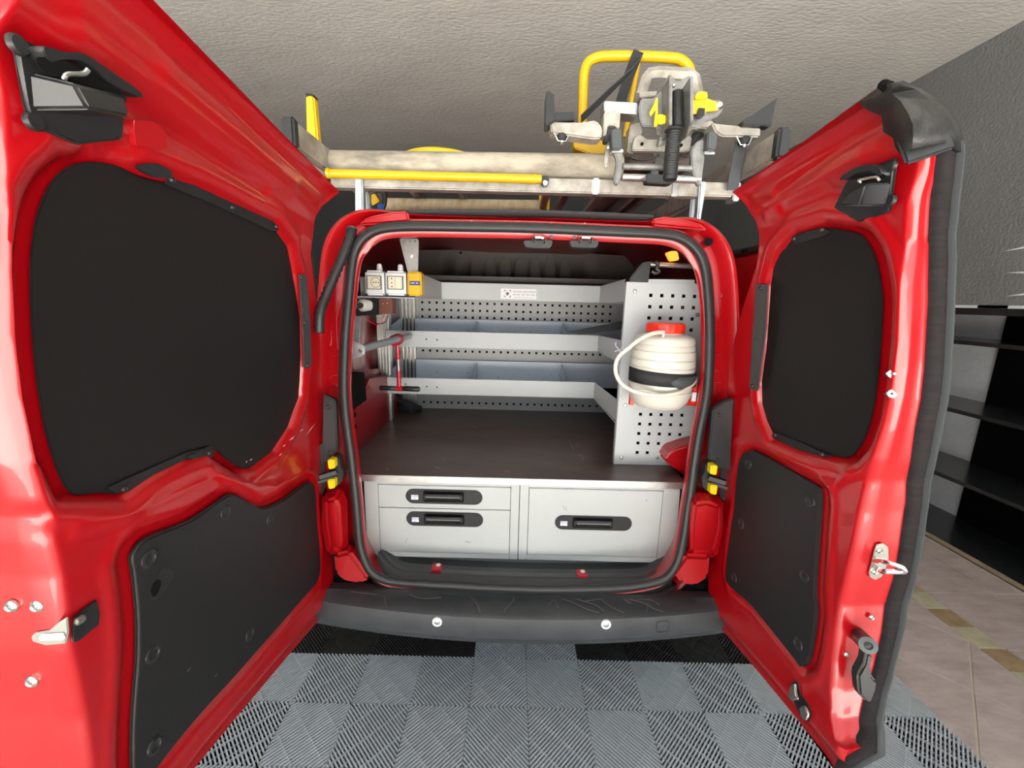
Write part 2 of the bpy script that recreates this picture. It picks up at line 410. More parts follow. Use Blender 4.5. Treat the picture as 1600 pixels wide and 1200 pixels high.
def loft(rings, closed_ends=False):
    mb = MB(); vs = []; fs = []
    for r in rings: vs += r
    for k in range(len(rings) - 1):
        for i in range(NS):
            j = (i+1) % NS; fs.append((k*NS+i, k*NS+j, (k+1)*NS+j, (k+1)*NS+i))
    return mb.add(vs, fs)
body = loft([ring(0.03, 0.10), ring(0.006, 0.05), ring(-0.020, 0.030), ring(-0.026, 0.018), ring(-0.026, 0.009), ring(-0.018, 0.004), ring(-0.006, 0.002), ring(0.012, 0.002), ring(0.020, 0.004), ring(0.026, 0.012),
             ring(0.032, 0.034), ring(0.038, 0.044), ring(0.060, 0.047), ring(0.066, 0.040), ring(0.074, 0.020), ring(0.084, 0.012), ring(0.094, 0.016), ring(0.105, 0.035), ring(0.118, 0.075), ring(0.130, 0.14, 0.16), ring(0.150, 0.30, 0.2), ring(0.165, 0.8, 0.28), ring(0.170, 0, 0.35, 3.6), ring(0.10, 0, 0.4, 4.7)]).build('body', 'red_paint', van, angle=50)
lining = loft([ring(0.03, 0.10), ring(0.07, 0.115, 0.2), ring(0.115, 0.14, 0.2), ring(0.135, 0.3, 0.25), ring(0.14, 0, 0.25, 2.55)]).build('cargo_lining', 'red_shaded', van, angle=40)
MB().box(-0.62, 0.70, 1.16, 4.6, 0.44, 0.50).build('cargo_floor', 'plastic_black', van)
# opening seal: rubber tube with a lip
MB().tube([p + NRM[i] * -0.001 + Vector((0, -0.012, 0)) for i, p in enumerate(SEAL)], 0.0125, 10, True, r2=0.016).build('door_seal', 'rubber', van, angle=60)

# bulkhead behind the cab with pressed ribs
bk = MB(); xs = np.linspace(-0.55, 0.63, 90); zs = [0.55, 1.30, 1.43, 1.47, 1.50, 1.55, 1.60]
vs = []
for z in zs:
    for x in xs:
        inside = 1.30 <= z <= 1.50 and -0.40 < x < 0.42
        y = 2.30 + (0.04 + 0.022 * math.sin((x + 0.4) * 52) if inside else 0) * (1 if z < 1.49 else 0.5)
        vs.append((x, y, z + 0.012 * (z > 1.54) * math.cos(x * 3)))
n = len(xs)
bk.add(vs, [(k*n+i, k*n+i+1, (k+1)*n+i+1, (k+1)*n+i) for k in range(len(zs)-1) for i in range(n-1)])
bulk = bk.build('bulkhead', 'bulkhead', van, fix=False)
for q in ((753,390),(868,395),(720,395),(785,388)): MB().cyl(onY(*q, 2.292), onY(*q, 2.31), 0.007, 10).build('bulkhead_hole', 'dark_void', bulk)

for k in range(7):
    px = 744 + 23 * k
    MB().prism([onY(*q, 2.30) for q in ((px-9,442),(px-7,406),(px-4,402),(px+4,402),(px+7,406),(px+9,442))], (0, -0.022, 0)).build('bulkhead_rib', 'bulkhead', bulk, bevel=0.008, seg=2)
# header: roof seal strip, corner brackets, latch strikers
MB().tube([onY(*q, 1.235) for q in ((638,334),(700,333),(840,334),(950,338),(1019,342))], 0.008, 8, r2=0.012).build('roof_seal_strip', 'rubber', van)
for pts in ([(560,352),(566,343),(580,337),(612,331),(636,329),(640,346),(600,350)], [(1019,342),(1040,338),(1075,343),(1096,350),(1108,360),(1060,356),(1020,352)]):
    MB().prism([onY(*q, 1.19) for q in pts], (0, 0.10, 0.004)).build('roof_corner_bracket', 'red_paint', van, bevel=0.006, seg=3)
for px in (842, 914):
    st = MB().prism([onY(*q, 1.195) for q in ((px-24,376),(px-22,384),(px-18,386),(px+18,387),(px+22,379),(px+20,375))], (0, 0.03, 0)).build('striker_bracket', 'plastic_black', van, bevel=0.002)
    a = onY(px - 8, 378, 1.19); b = onY(px + 8, 379, 1.19)
    MB().tube(spline([a, a + Vector((0.002, -0.02, 0.008)), b + Vector((-0.002, -0.02, 0.008)), b], 5), 0.004, 8).build('striker_loop', 'chrome', st)
for q in ((862,370),(898,371),(737,345),(790,346),(862,348),(914,349)):
    MB().cyl(onOpen(*q, 0.0), onOpen(*q, 0.012) , 0.0045 if q[1] > 360 else 0.0025, 10).build('header_plug', 'plastic_black' if q[1] > 360 else 'red_paint', van)

# black hinge-pillar plates, door checks with yellow bump stops, hinge housings
def pillar(px_poly, sc, Y):
    pl = MB().prism([onY(*q, Y) for q in px_poly], (0, 0.02, 0)).build('pillar_cover', 'plastic_black', van, bevel=0.003)
    for q in sc: screw(onY(*q, Y - 0.001), (0, -1, 0), 0.006, pl, 'plastic_black', h=0.003)
    return pl
pillar([(505,616),(524,625),(526,672),(527,704),(514,720),(503,724)], [(513,636),(516,708)], 1.115)
pillar([(1114,640),(1132,627),(1146,622),(1142,735),(1122,731),(1107,719)], [(1124,649),(1119,719)], 1.115)
MB().prism([onY(*q, 1.14) for q in ((496,700),(506,690),(509,760),(503,775),(496,770))], (0, 0.02, 0)).build('pillar_gap_trim', 'plastic_black', van)
MB().prism([onY(*q, 1.14) for q in ((1133,625),(1150,625),(1146,800),(1124,775),(1126,720))], (0, 0.02, 0)).build('pillar_gap_trim', 'rubber', van)
def door_check(cx, cy, s):
    f = lambda dx, dy, Y=1.105: onY(cx + s * dx, cy + dy, Y)
    dc = MB().prism([f(0,-24), f(6,-26), f(11,-22), f(12,-10), f(17,-3), f(16,12), f(9,20), f(0,17), f(3,6), f(1,-8)], (0, 0.03, 0)).build('door_check', 'plastic_black', van, bevel=0.002)
    MB().bar(f(-20, 6, 1.08), f(6, -2, 1.10), 0.014, 0.012).build('check_arm', 'rubber', dc)
    MB().bar(f(-22, 14, 1.09), f(4, 6, 1.10), 0.01, 0.008).build('check_arm', 'rubber', dc)
    screw(f(7, -21, 1.103), (0, -1, 0), 0.005, dc)
    for dy in (-13, 18): MB().prism([f(-8, dy-7, 1.085), f(3, dy-8, 1.085), f(4, dy+6, 1.085), f(-6, dy+8, 1.085)], (0, 0.03, 0)).build('bump_stop', 'yellow_bright', dc, bevel=0.0025)
door_check(519, 739, 1); door_check(1114, 748, -1)
def housing(pts, top, d=0.05, Y=1.07):
    P = [onY(*q, Y) for q in pts]; T = [onY(*q, Y + d) for q in top]
    n = len(P); mb = MB().add(P + T, [tuple(range(n-1, -1, -1)), tuple(range(n, 2*n))] + [(i, (i+1) % n, n+(i+1) % n, n+i) for i in range(n)])
    return mb.build('hinge_housing', 'red_paint', van, bevel=0.009, seg=4, angle=60)
housing([(508,782),(524,780),(530,792),(533,840),(532,860),(516,856),(510,820)], [(502,770),(536,758),(545,780),(547,850),(545,868),(510,868),(500,820)])
housing([(1085,788),(1105,785),(1126,791),(1124,830),(1114,862),(1080,862),(1081,820)], [(1076,770),(1096,764),(1132,778),(1132,830),(1122,872),(1070,872),(1072,820)])
for pts in ([(520,868),(545,862),(572,896),(576,908),(560,914),(535,910),(522,897)], [(1060,905),(1050,898),(1072,868),(1112,870),(1108,905),(1090,917),(1066,915)]):
    MB().prism([onY(*q, 1.075) for q in pts], (0, 0.05, 0)).build('corner_panel', 'red_paint', van, bevel=0.010, seg=4, angle=60)
MB().cyl(onY(1107, 378, 1.205), onY(1107, 378, 1.235), 0.011, 20).build('pillar_hole', 'dark_void', van)

# pressed ribs of the hinge pillars
for pts in ([(1112,424),(1115,452),(1113,472),(1118,482),(1115,545)], [(1128,424),(1130,446),(1127,462),(1134,474),(1131,486),(1138,545)], [(1111,556),(1143,552)], [(1112,583),(1122,579),(1139,582)], [(1112,600),(1123,597),(1138,602)],
            [(530,470),(526,500),(528,545)], [(515,500),(518,530),(513,548)], [(512,556),(531,554)], [(514,590),(524,586),(531,589)], [(513,604),(523,601),(530,606)]):
    MB().tube(spline([onOpen(*q, 0.047) for q in pts], 5), 0.0035, 8).build('pillar_rib', 'red_paint', van, angle=80)
# corrugated cable hose to the left door
P = spline([onY(*q, y) for q, y in (((550,358),1.20),((547,372),1.18),((537,398),1.16),((522,432),1.14),((508,465),1.12),((500,490),1.10),((499,520),1.10))], 8)
MB().tube(P, 0.0110, 12, ripple=0.28).build('cable_hose', 'rubber', van, angle=80)

# sliding door of the right side, pushed back beside the body
sd = MB().box(0.80, 0.855, 1.22, 2.3, 0.45, 1.533).build('sliding_door', 'red_paint', van, bevel=0.012, seg=3)
MB().box(0.797, 0.852, 1.24, 2.28, 1.530, 1.552).build('window_rubber', 'rubber', sd, bevel=0.004)
p = onX(1164, 392, 0.799); MB().box(0.796, 0.81, p.y - 0.02, p.y + 0.02, p.z - 0.005, p.z + 0.005).build('door_slot', 'dark_void', sd)

# inner sill, two drain openings with red paint behind, bumper
prof = [(1.30,0.528),(1.225,0.528),(1.222,0.520),(1.20,0.518),(1.185,0.523),(1.168,0.521),(1.16,0.514),(1.152,0.514),(1.148,0.520),(1.140,0.522),(1.128,0.517),(1.10,0.512),(1.098,0.503),(1.085,0.503),(1.083,0.509),(1.072,0.507)]
sx = np.linspace(-0.41, 0.51, 47); mb = MB(); vs = []
for x in sx:
    bow = 0.10 * (x - 0.05) ** 2 + 6.0 * max(0, abs(x - 0.05) - 0.36) ** 2 * 0.6
    for (y, z) in prof: vs.append((x, y + bow, z + (4.0 * max(0, abs(x - 0.05) - 0.36) ** 2 if y > 1.12 else 0)))
n = len(prof); mb.add(vs, [(k*n+i, k*n+i+1, (k+1)*n+i+1, (k+1)*n+i) for k in range(len(sx)-1) for i in range(n-1)])
sill = mb.build('sill_trim', 'bumper_black', van, angle=25)
for q, rr in (((683,886),1),((909,896),0)):
    c = onZ(*q, 0.522); MB().box(c.x-0.016, c.x+0.016, c.y-0.02, c.y+0.018, 0.512, 0.5255).build('drain_opening', 'tool_red', sill, bevel=0.003)
    MB().cyl(c + Vector((0.003, 0.004, 0)), c + Vector((0.003, 0.004, 0.006)), 0.007, 12).build('drain_plug', 'white_plastic', sill)
def bY(x): return 1.000 + 0.16 * (x - 0.04) ** 2 + 2.2 * max(0, abs(x - 0.04) - 0.62) ** 2
bx = np.linspace(-0.80, 0.88, 85); mb = MB(); vs = []
for x in bx:
    y = bY(x)
    for (yy, zz) in ((max(1.09, y+0.03) + 0.04, 0.50), (max(1.09, y+0.03), 0.5085), (y + 0.03, 0.503), (y + 0.008, 0.4995), (y + 0.001, 0.495), (y, 0.488), (y - 0.004, 0.455), (y, 0.432), (y + 0.006, 0.426), (y + 0.012, 0.408), (y + 0.05, 0.395), (y + 0.10, 0.33), (y + 0.16, 0.30)): vs.append((x, yy, zz))
n = 13; mb.add(vs, [(k*n+i, k*n+i+1, (k+1)*n+i+1, (k+1)*n+i) for k in range(len(bx)-1) for i in range(n-1)])
bump = mb.build('bumper', 'bumper_black', van, angle=28)
for q in ((683,972),(947,976)):
    p = onY(*q, 1.0); y = bY(p.x) - 0.003
    p = onY(*q, y)
    MB().lathe(p, (0,-1,0), [(0.014,-0.004),(0.014,0.001),(0.012,0.003),(0.0085,0.002),(0.008,0.0005)], 24).build('sensor_ring', 'white_plastic', bump)
    MB().lathe(p + Vector((0,-0.0005,0)), (0,-1,0), [(0.008,-0.002),(0.008,0.0015),(0.005,0.003),(0.002,0.0032)], 20).build('parking_sensor', 'galv', bump)
p = onY(1037, 981, bY(0.42) - 0.004)
rr = [(p.x + 0.019 * (abs(math.cos(a)) ** 0.5) * (1 if math.cos(a) > 0 else -1), p.y, p.z + 0.017 * (abs(math.sin(a)) ** 0.5) * (1 if math.sin(a) > 0 else -1)) for a in np.linspace(0, 2*math.pi, 33)[:-1]]
MB().tube(rr, 0.0012, 6, True).build('tow_eye_cover', 'rubber_grey', bump)
sc = MB()
for P_ in ([(600,932),(603,945),(604,955)], [(735,932),(745,945),(750,958)], [(795,930),(803,938),(792,950),(788,958)], [(858,945),(866,938),(872,950)], [(868,934),(890,940),(915,952),(936,958)], [(890,935),(905,938),(930,946),(944,956)], [(915,940),(945,936),(968,934),(985,944)], [(940,938),(956,950),(975,958)], [(965,934),(1000,941),(1022,952),(1036,956)], [(985,936),(1015,938),(1030,946)], [(1012,944),(1010,958)], [(640,930),(660,936),(690,934)], [(548,925),(590,930)]):
    sc.strip(spline([onZ(*q, 0.5045) + Vector((0, 0, 0.0022)) for q in P_], 5), 0.004, 0.0008, (0.3, 1, 0))
o = sc.build('scuff_marks', 'scuff', bump); o['kind'] = 'stuff'
MB().box(-0.45, 0.53, 1.4, 4.4, 0.28, 0.44).build('underbody', 'plastic_black', van)

# inside walls: wheel arches, recess and holes on the left wall
arch = MB(); pr = [(1.24 + 0.0, 0.50), (1.26, 0.78), (1.36, 0.98), (1.55, 1.08), (1.8, 1.05), (1.95, 0.9), (2.0, 0.5)]
arch.prism([Vector((-0.60, y, z)) for y, z in pr], (0.06, 0, 0)).build('wheel_arch', 'red_shaded', van, bevel=0.03, seg=4, angle=60)
MB().prism([onY(*q, 1.28) for q in ((1040,722),(1043,712),(1052,704),(1078,695),(1100,690),(1100,760),(1072,745))], (0, 0.3, 0)).build('wheel_arch', 'red_paint', van, bevel=0.008, seg=3, angle=60)
MB().prism([onX(*q, -0.537) for q in ((548,585),(569,582),(573,625),(552,640))], (-0.03, 0, 0)).build('wall_recess', 'dark_void', van)
for q in ((555,648),(556,667)): MB().cyl(onX(*q, -0.538), onX(*q, -0.538) + Vector((-0.01,0,0)), 0.008, 12).build('wall_hole', 'dark_void', van)
lamp = MB().prism([onY(*q, 1.35) for q in ((1043,394),(1050,392),(1059,392),(1062,406),(1050,408))], (0, 0.03, 0)).build('interior_lamp', 'amber', van, bevel=0.003)

# ------------------------------------------------------------ rear doors: pressed-steel inner faces as height fields
def sdf(poly, Y, Z):                     # signed distance (inside negative) of grids Y,Z to polygon [(y,z)]
    P = np.array(poly); best = np.full(Y.shape, 1e9); ins = np.zeros(Y.shape, bool)
    for i in range(len(P)):
        a, b = P[i-1], P[i]; e = b - a; L = e @ e + 1e-12
        t = np.clip(((Y-a[0])*e[0] + (Z-a[1])*e[1]) / L, 0, 1)
        best = np.minimum(best, np.hypot(Y-a[0]-t*e[0], Z-a[1]-t*e[1]))
        c = ((a[1] > Z) != (b[1] > Z)) & (Y < (b[0]-a[0]) * (Z-a[1]) / (b[1]-a[1] + 1e-12) + a[0]); ins ^= c
    return np.where(ins, -best, best)
def yz(pxs, side, off=0.0): return [(p.y, p.z) for p in (surf(x, y, side, off) for x, y in pxs)]
def resample(c, n):
    c = np.array(c); d = np.concatenate([[0], np.cumsum(np.hypot(*np.diff(c, axis=0).T))]); t = np.linspace(0, d[-1], n)
    return np.stack([np.interp(t, d, c[:,0]), np.interp(t, d, c[:,1])], 1)

def make_door(side, name, label, H, Tc, Bc, Fc, window, lower, edge_x, grooves=(), hem=0.034, NSX=170, NT=210):
    """H hinge edge (bottom to top), Tc top (hinge to free), Bc bottom, Fc free crease (bottom to top): (y,z) lists."""
    h, f, t, b = resample(H, NT), resample(Fc, NT), resample(Tc, NSX), resample(Bc, NSX)
    s = np.linspace(0, 1, NSX)[None, :, None]; r = np.linspace(0, 1, NT)[:, None, None]
    g = (1-s)*h[:,None] + s*f[:,None] + (1-r)*b[None] + r*t[None] - ((1-s)*(1-r)*h[0] + s*(1-r)*f[0] + (1-s)*r*h[-1] + s*r*f[-1])
    Yg, Zg = g[:,:,0], g[:,:,1]
    def dline(c):
        c = np.array(c); best = np.full(Yg.shape, 1e9)
        for i in range(len(c)-1):
            a, e = c[i], c[i+1]-c[i]; L = e@e + 1e-12
            q = np.clip(((Yg-a[0])*e[0] + (Zg-a[1])*e[1]) / L, 0, 1); best = np.minimum(best, np.hypot(Yg-a[0]-q*e[0], Zg-a[1]-q*e[1]))
        return best
    dh, dt, db = dline(h), dline(t), dline(b)
    step = lambda d, a, c: smooth(a, c, d)
    k = np.minimum(np.minimum(step(dh, 0.010, 0.045), step(dt, 0.012, 0.085) * 0.72 + 0.28 * step(dt, 0.10, 0.15)), step(db, 0.012, 0.055))
    n = -hem * (1 - k)
    # rolled lip along the outer edge
    dm = np.minimum(np.minimum(dh, dt), db); n = n + 0.005 * (1 - smooth(0.002, 0.010, dm))
    n = n - 0.0035 * np.exp(-((dt - 0.026) / 0.0045) ** 2) * smooth(0.02, 0.06, np.minimum(dh, db)) - 0.0025 * np.exp(-((dt - 0.062) / 0.006) ** 2) * smooth(0.04, 0.10, np.minimum(dh, db)) - 0.003 * np.exp(-((db - 0.024) / 0.0045) ** 2) * smooth(0.02, 0.06, np.minimum(dh, dt)) - 0.0025 * np.exp(-((dh - 0.022) / 0.004) ** 2) * smooth(0.02, 0.06, np.minimum(db, dt))
    dw = sdf(window, Yg, Zg); n = n - 0.020 * (1 - smooth(-0.002, 0.016, dw)) + 0.0045 * np.exp(-((dw - 0.030) / 0.010) ** 2)
    dl = sdf(lower, Yg, Zg); n = n - 0.008 * (1 - smooth(0.002, 0.020, dl)) + 0.003 * np.exp(-((dl - 0.028) / 0.009) ** 2)
    for (c, wd, dep) in grooves: n = n + dep * np.exp(-(dline(c) / wd) ** 2)
    vs = []; fs = []
    for i in range(NT):
        for j in range(NSX):
            y, z = Yg[i,j], Zg[i,j]; vs.append((XC + side * (hw(z) - n[i,j]), y, z))
    for i in range(NT-1):
        for j in range(NSX-1): fs.append((i*NSX+j, i*NSX+j+1, (i+1)*NSX+j+1, (i+1)*NSX+j))
    # edge face: rounds the crease and runs outwards to edge_x(z)
    prof = [(0.0015, -0.003), (0.005, -0.0065), (0.010, -0.0085), (None, -0.0075), (None, -0.005), (None, -0.004), (None, -0.004)]
    base = len(vs); K = len(prof)
    for i in range(NT):
        y, z = Yg[i,-1], Zg[i,-1]; x0 = XC + side * (hw(z) - n[i,-1]); xe = edge_x(z); D = max(0.0005, side * (xe - x0)); q = 0
        for m_, (a, dy) in enumerate(prof):
            if a is None: q += 1; a = 0.010 + (D - 0.010) * q / 4
            vs.append((x0 + side * min(a, D), y + dy, z))
    for i in range(NT-1):
        a0, a1 = i*NSX + NSX-1, (i+1)*NSX + NSX-1
        fs.append((a0, base + i*K, base + (i+1)*K, a1))
        for m_ in range(K-1): fs.append((base+i*K+m_, base+i*K+m_+1, base+(i+1)*K+m_+1, base+(i+1)*K+m_))
    # outer skin
    b2 = len(vs); M2 = 24
    for i in range(NT):
        y0, z0 = Yg[i,0], Zg[i,0]; y1, z1 = Yg[i,-1], Zg[i,-1]; xh = XC + side * (hw(z0) + hem); xe = edge_x(z1)
        for j in range(M2):
            q = j / (M2-1); jj = int(round(q * (NSX-1)))
            vs.append((xh + side * 0.006 + (xe - xh) * q + side * 0.022 * math.sin(q*math.pi) * (1 - float(smooth(1.2, 1.5, z1))), Yg[i,jj] - 0.004 * (j == M2-1), Zg[i,jj]))
    for i in range(NT-1):
        for j in range(M2-1): fs.append((b2+i*M2+j, b2+(i+1)*M2+j, b2+(i+1)*M2+j+1, b2+i*M2+j+1))
    # close the rims between inner face and skin
    for i in range(NT-1): fs.append((i*NSX, (i+1)*NSX, b2+(i+1)*M2, b2+i*M2))
    for row in (0, NT-1):
        fs.append(tuple([row*NSX + j for j in range(NSX)] + [base + row*K + m_ for m_ in range(K)] + [b2 + row*M2 + j for j in range(M2-1, -1, -1)]))
    d = MB().add(vs, fs).build(name, 'red_paint', van, fix=True, angle=55)
    d['label'] = label
    return d
def plate(pxs, side, off, th, name, material, parent, k=5, bevel=0.0015, closed=True, raw=False, seg=2):
    pts = [surf(x, y, side, off) for x, y in pxs]
    if not raw: pts = [Vector(p) for p in spline(pts, k, True)]
    return MB().prism(pts, (-side * th, 0, 0)).build(name, material, parent, bevel=bevel, seg=seg, angle=40)
def clip_at(px, py, side, off, parent, r=0.0135):
    p = surf(px, py, side, off); nrm = Vector((-side, 0, 0))
    MB().lathe(p, nrm, [(r*1.25, -0.002), (r*1.22, 0.0008), (r, 0.0012), (r*0.95, 0.0035), (r*0.7, 0.0045), (r*0.55, 0.0025), (r*0.2, 0.002)], 20).build('trim_clip', 'plastic_black', parent, angle=50)

# ---------------- left door (wide leaf)
L = -1
H = yz([(508,957),(515,930),(517,905),(515,870),(509,820),(505,770),(503,700),(500,640),(497,560),(492,500),(487,445),(482,405),(484,372),(490,345),(503,322),(528,302)], L, -0.03)
T0 = yz([(530,300),(440,208),(340,105),(240,2)], L, -0.03)
B0 = yz([(506,959),(440,1036),(370,1119),(304,1199)], L, -0.03)
FY = 0.445
T0 = T0 + [(FY + 0.02, T0[-1][1] + 0.005), (FY, T0[-1][1] - 0.005)]
sl = (B0[-1][1] - B0[-2][1]) / (B0[-1][0] - B0[-2][0])
B0 = B0 + [(FY + 0.03, B0[-1][1] + sl * 0.3 * (FY + 0.03 - B0[-1][0])), (FY, B0[-1][1] + sl * 0.3 * (FY - B0[-1][0]) + 0.005)]
Fp = yz([(150,1200),(138,1116),(128,1065),(116,1011),(101,896),(89,846),(81,800),(70,780),(55,720),(40,620),(26,520),(18,420),(17,330),(14,200),(6,60)], L, 0)
F0 = [B0[-1], (Fp[0][0], B0[-1][1] + 0.08)] + [q for q in Fp if B0[-1][1] + 0.12 < q[1] < T0[-1][1] - 0.03] + [T0[-1]]
H = [B0[0]] + H[1:-1] + [T0[0]]
win_L = [(105,768),(75,700),(58,620),(47,520),(44,430),(48,370),(58,325),(78,283),(105,260),(140,253),(180,259),(215,275),(265,288),(310,300),(370,326),(430,352),(450,388),(462,430),(470,500),(473,560),(470,620),(455,665),(430,703),(398,727),(375,731),(352,718),(330,702),(290,714),(240,738),(195,769),(150,770)]
low_L = [(202,859),(222,840),(290,812),(337,781),(358,772),(388,787),(408,793),(435,782),(470,757),(484,754),(489,770),(491,810),(496,870),(493,906),(472,932),(371,1046),(304,1119),(243,1193),(222,1228),(208,1240),(200,1220),(198,1160),(201,1095),(206,1031),(206,964),(200,900),(196,875)]
gr = [(yz([(120,830),(190,810),(280,770),(340,742),(380,762),(430,760),(480,730)], L), 0.010, 0.004), (yz([(95,205),(150,235),(205,225),(225,205)], L), 0.008, -0.006),
      (yz([(60,70),(160,135),(290,215),(420,300)], L), 0.012, -0.006), (yz([(290,120),(400,215),(470,290)], L), 0.02, 0.005)]
doorL = make_door(L, 'rear_door', 'wide left rear door, swung open', H, T0, B0, F0, yz(win_L, L), yz(low_L, L), lambda z: XC + L * (hw(z) + 0.125), gr)
cov = plate(win_L, L, -0.014, 0.003, 'window_cover', 'cover_black', doorL)
cov['label'] = 'matt black blanking board in the left door window'
plate([(466,428),(478,430),(484,500),(486,572),(474,577),(472,520)], L, 0.006, 0.002, 'fixing_strip', 'strip_grey', doorL, raw=True)
plate([(262,272),(275,276),(432,349),(437,359),(425,362),(330,318),(255,287)], L, -0.009, 0.002, 'fixing_strip', 'trim_black', doorL, raw=True)
plate([(165,762),(200,746),(290,706),(330,697),(335,702),(290,718),(240,741),(200,768),(180,770)], L, -0.009, 0.002, 'fixing_strip', 'trim_black', doorL, raw=True)
foil = plate([(291,713),(300,709),(325,697),(330,699),(336,708),(325,719),(300,722)], L, -0.006, 0.001, 'torn_foil_tape', 'dusty_plastic', doorL, raw=True)
for q in ((470,434),(475,504),(480,571)): screw(surf(*q, L, 0.008), (1,0,0), 0.0045, doorL, 'plastic_black')
for q in ((268,281),(362,324),(431,354),(193,764),(326,708)): screw(surf(*q, L, -0.006), (1,0,0), 0.0045, doorL, 'plastic_black')
plate([(210,262),(218,256),(240,256),(262,268),(258,278),(235,276)], L, -0.002, 0.006, 'door_bumper', 'plastic_black', doorL, bevel=0.003)
tl = plate(low_L, L, -0.006, 0.010, 'trim_panel', 'trim_black', doorL, k=6, bevel=0.004, seg=3)
for q in ((231,873),(351,800),(421,812),(485,889),(389,991),(237,1022),(240,1165)): clip_at(*q, L, 0.003, doorL)
ov = [(236,915),(250,890),(262,888),(270,896),(266,908),(250,932),(238,937),(233,928)]
plate(ov, L, 0.0035, 0.0012, 'grip_recess', 'plastic_black', doorL, bevel=0.0005)
plate([(236,920),(243,907),(250,906),(251,914),(245,928),(238,932)], L, 0.0046, 0.0006, 'grip_hole', 'dark_void', doorL, bevel=0)
# edge-face fittings: three screws and the lock
def onEdge(px, py, Y): return onY(px, py, Y)
YE = FY - 0.006
fy = lambda z: float(np.interp(z, [q[1] for q in F0], [q[0] for q in F0]))
def edgepoint(px, py, dy=0.0):
    Y = YE
    for _ in range(12): Y = fy(onY(px, py, Y).z) - 0.0065 + dy
    return onY(px, py, Y)
for q in ((20,946),(60,946),(52,1063)): screw(edgepoint(*q), (0,-1,0), 0.0085, doorL, 'zinc', h=0.005)
lk = [edgepoint(*q, -0.0015) for q in ((55,1000),(52,993),(58,986),(80,983),(95,970),(108,962),(110,985),(106,1003),(75,1006))]
MB().prism(lk, (0, -0.003, 0)).build('lock_plate', 'zinc', doorL, bevel=0.001)
MB().prism([edgepoint(*q, -0.005) for q in ((62,996),(66,990),(100,988),(104,996),(98,999),(66,1000))], (0,-0.002,0)).build('lock_claw', 'paper', doorL, bevel=0.001)
lp = [surf(*q, L, 0.0015) for q in ((112,964),(148,937),(154,958),(152,976),(120,1002),(110,1003))]
MB().prism(lp, (0.003, 0, 0)).build('lock_opening', 'plastic_black', doorL, bevel=0.001)
MB().prism([surf(*q, L, 0.0055) for q in ((112,968),(128,958),(130,968),(122,976),(113,978))], (0.006, 0, 0)).build('lock_catch', 'zinc', doorL, bevel=0.002)

def latch_box(side, plate_px, front, far, slot, parent, bolts):
    plate(plate_px, side, 0.0, 0.006, 'latch_base', 'plastic_black', parent, raw=True, bevel=0.003, seg=3)
    a, b = surf(*front[0], side, 0.006), surf(*front[1], side, 0.006)      # on the plate: top, bottom
    c = onY(*front[2], a.y + 0.010); d = onY(*front[3], b.y + 0.010)        # proud corners: top, bottom
    Yf = a.y + far[2]; e = onY(*far[0], Yf); g = onY(*far[1], Yf)
    back = lambda p, q: Vector((q.x, p.y, p.z))
    bx_ = MB().hexa([b, d, g, Vector((b.x, g.y, g.z)), a, c, e, Vector((a.x, e.y, e.z))]).build('latch_housing', 'plastic_black', parent, bevel=0.003, seg=3, angle=60)
    for q in bolts: MB().lathe(surf(*q, side, 0.0055), (-side, 0, 0), [(0.0085, -0.002), (0.0085, 0.0015), (0.007, 0.003), (0.003, 0.0025)], 20).build('latch_bolt', 'plastic_black', parent)
    s = [surf(*q, side, o) for q, o in slot]
    MB().tube([Vector(p) for p in spline(s[:4], 5)], 0.0022, 8).build('latch_spring', 'zinc', parent)
    return bx_
latch_box(L, [(12,62),(26,60),(60,75),(140,117),(196,145),(190,165),(186,218),(116,226),(40,196),(30,160)], [(41,112),(47,172),(116,130),(139,171)], [(194,150),(206,184),0.075], [((100,124),0.026),((106,116),0.027),((130,115),0.027),((138,108),0.027)], doorL, [(28,70),(52,190)])
plate([(56,90),(100,96),(140,118),(190,146),(150,148),(118,128),(70,114)], L, 0.020, 0.001, 'latch_slot', 'dark_void', doorL, bevel=0)
plate([(40,72),(75,80),(108,84),(140,104),(196,142),(197,152),(150,130),(122,106),(100,94),(72,93),(52,96)], L, 0.006, 0.016, 'latch_cowl', 'plastic_black', doorL, bevel=0.003, seg=3)
plate([(196,190),(205,188),(228,190),(244,203),(250,228),(236,235),(215,230),(200,226)], L, -0.004, 0.010, 'pressed_bracket', 'red_paint', doorL, bevel=0.005, seg=3)

# ---------------- right door (narrow leaf)
R = 1
H = yz([(1113,960),(1110,935),(1110,885),(1118,850),(1128,810),(1133,722),(1137,640),(1144,560),(1159,490),(1175,440),(1183,410),(1188,372),(1182,347),(1166,320),(1147,302)], R, -0.03)
T0 = yz([(1145,300),(1200,260),(1262,217),(1322,173),(1372,137)], R, -0.03)
B0 = yz([(1112,961),(1130,985),(1190,1055),(1250,1128),(1298,1188)], R, -0.03)
Fp = yz([(1316,1173),(1300,1150),(1290,1110),(1293,1070),(1299,1030),(1306,981),(1309,941),(1319,906),(1330,850),(1336,794),(1346,745),(1362,716),(1380,669),(1396,622),(1404,575),(1406,500),(1405,450),(1404,375),(1415,303),(1424,234)], R, 0)
_q = np.array(Fp); _c = np.polyfit(_q[:,1], _q[:,0], 4)
Fp = [(float(0.5 * a + 0.5 * np.polyval(_c, b)), b) for a, b in Fp]
FT = yz([(1401,140)], R, -0.03)[0]
T0 = T0 + [FT]
B0 = B0 + [(Fp[0][0], B0[-1][1] + 0.002)]
F0 = [B0[-1]] + [q for q in Fp if B0[-1][1] + 0.03 < q[1] < FT[1] - 0.03] + [FT]
H = [B0[0]] + H[1:-1] + [T0[0]]
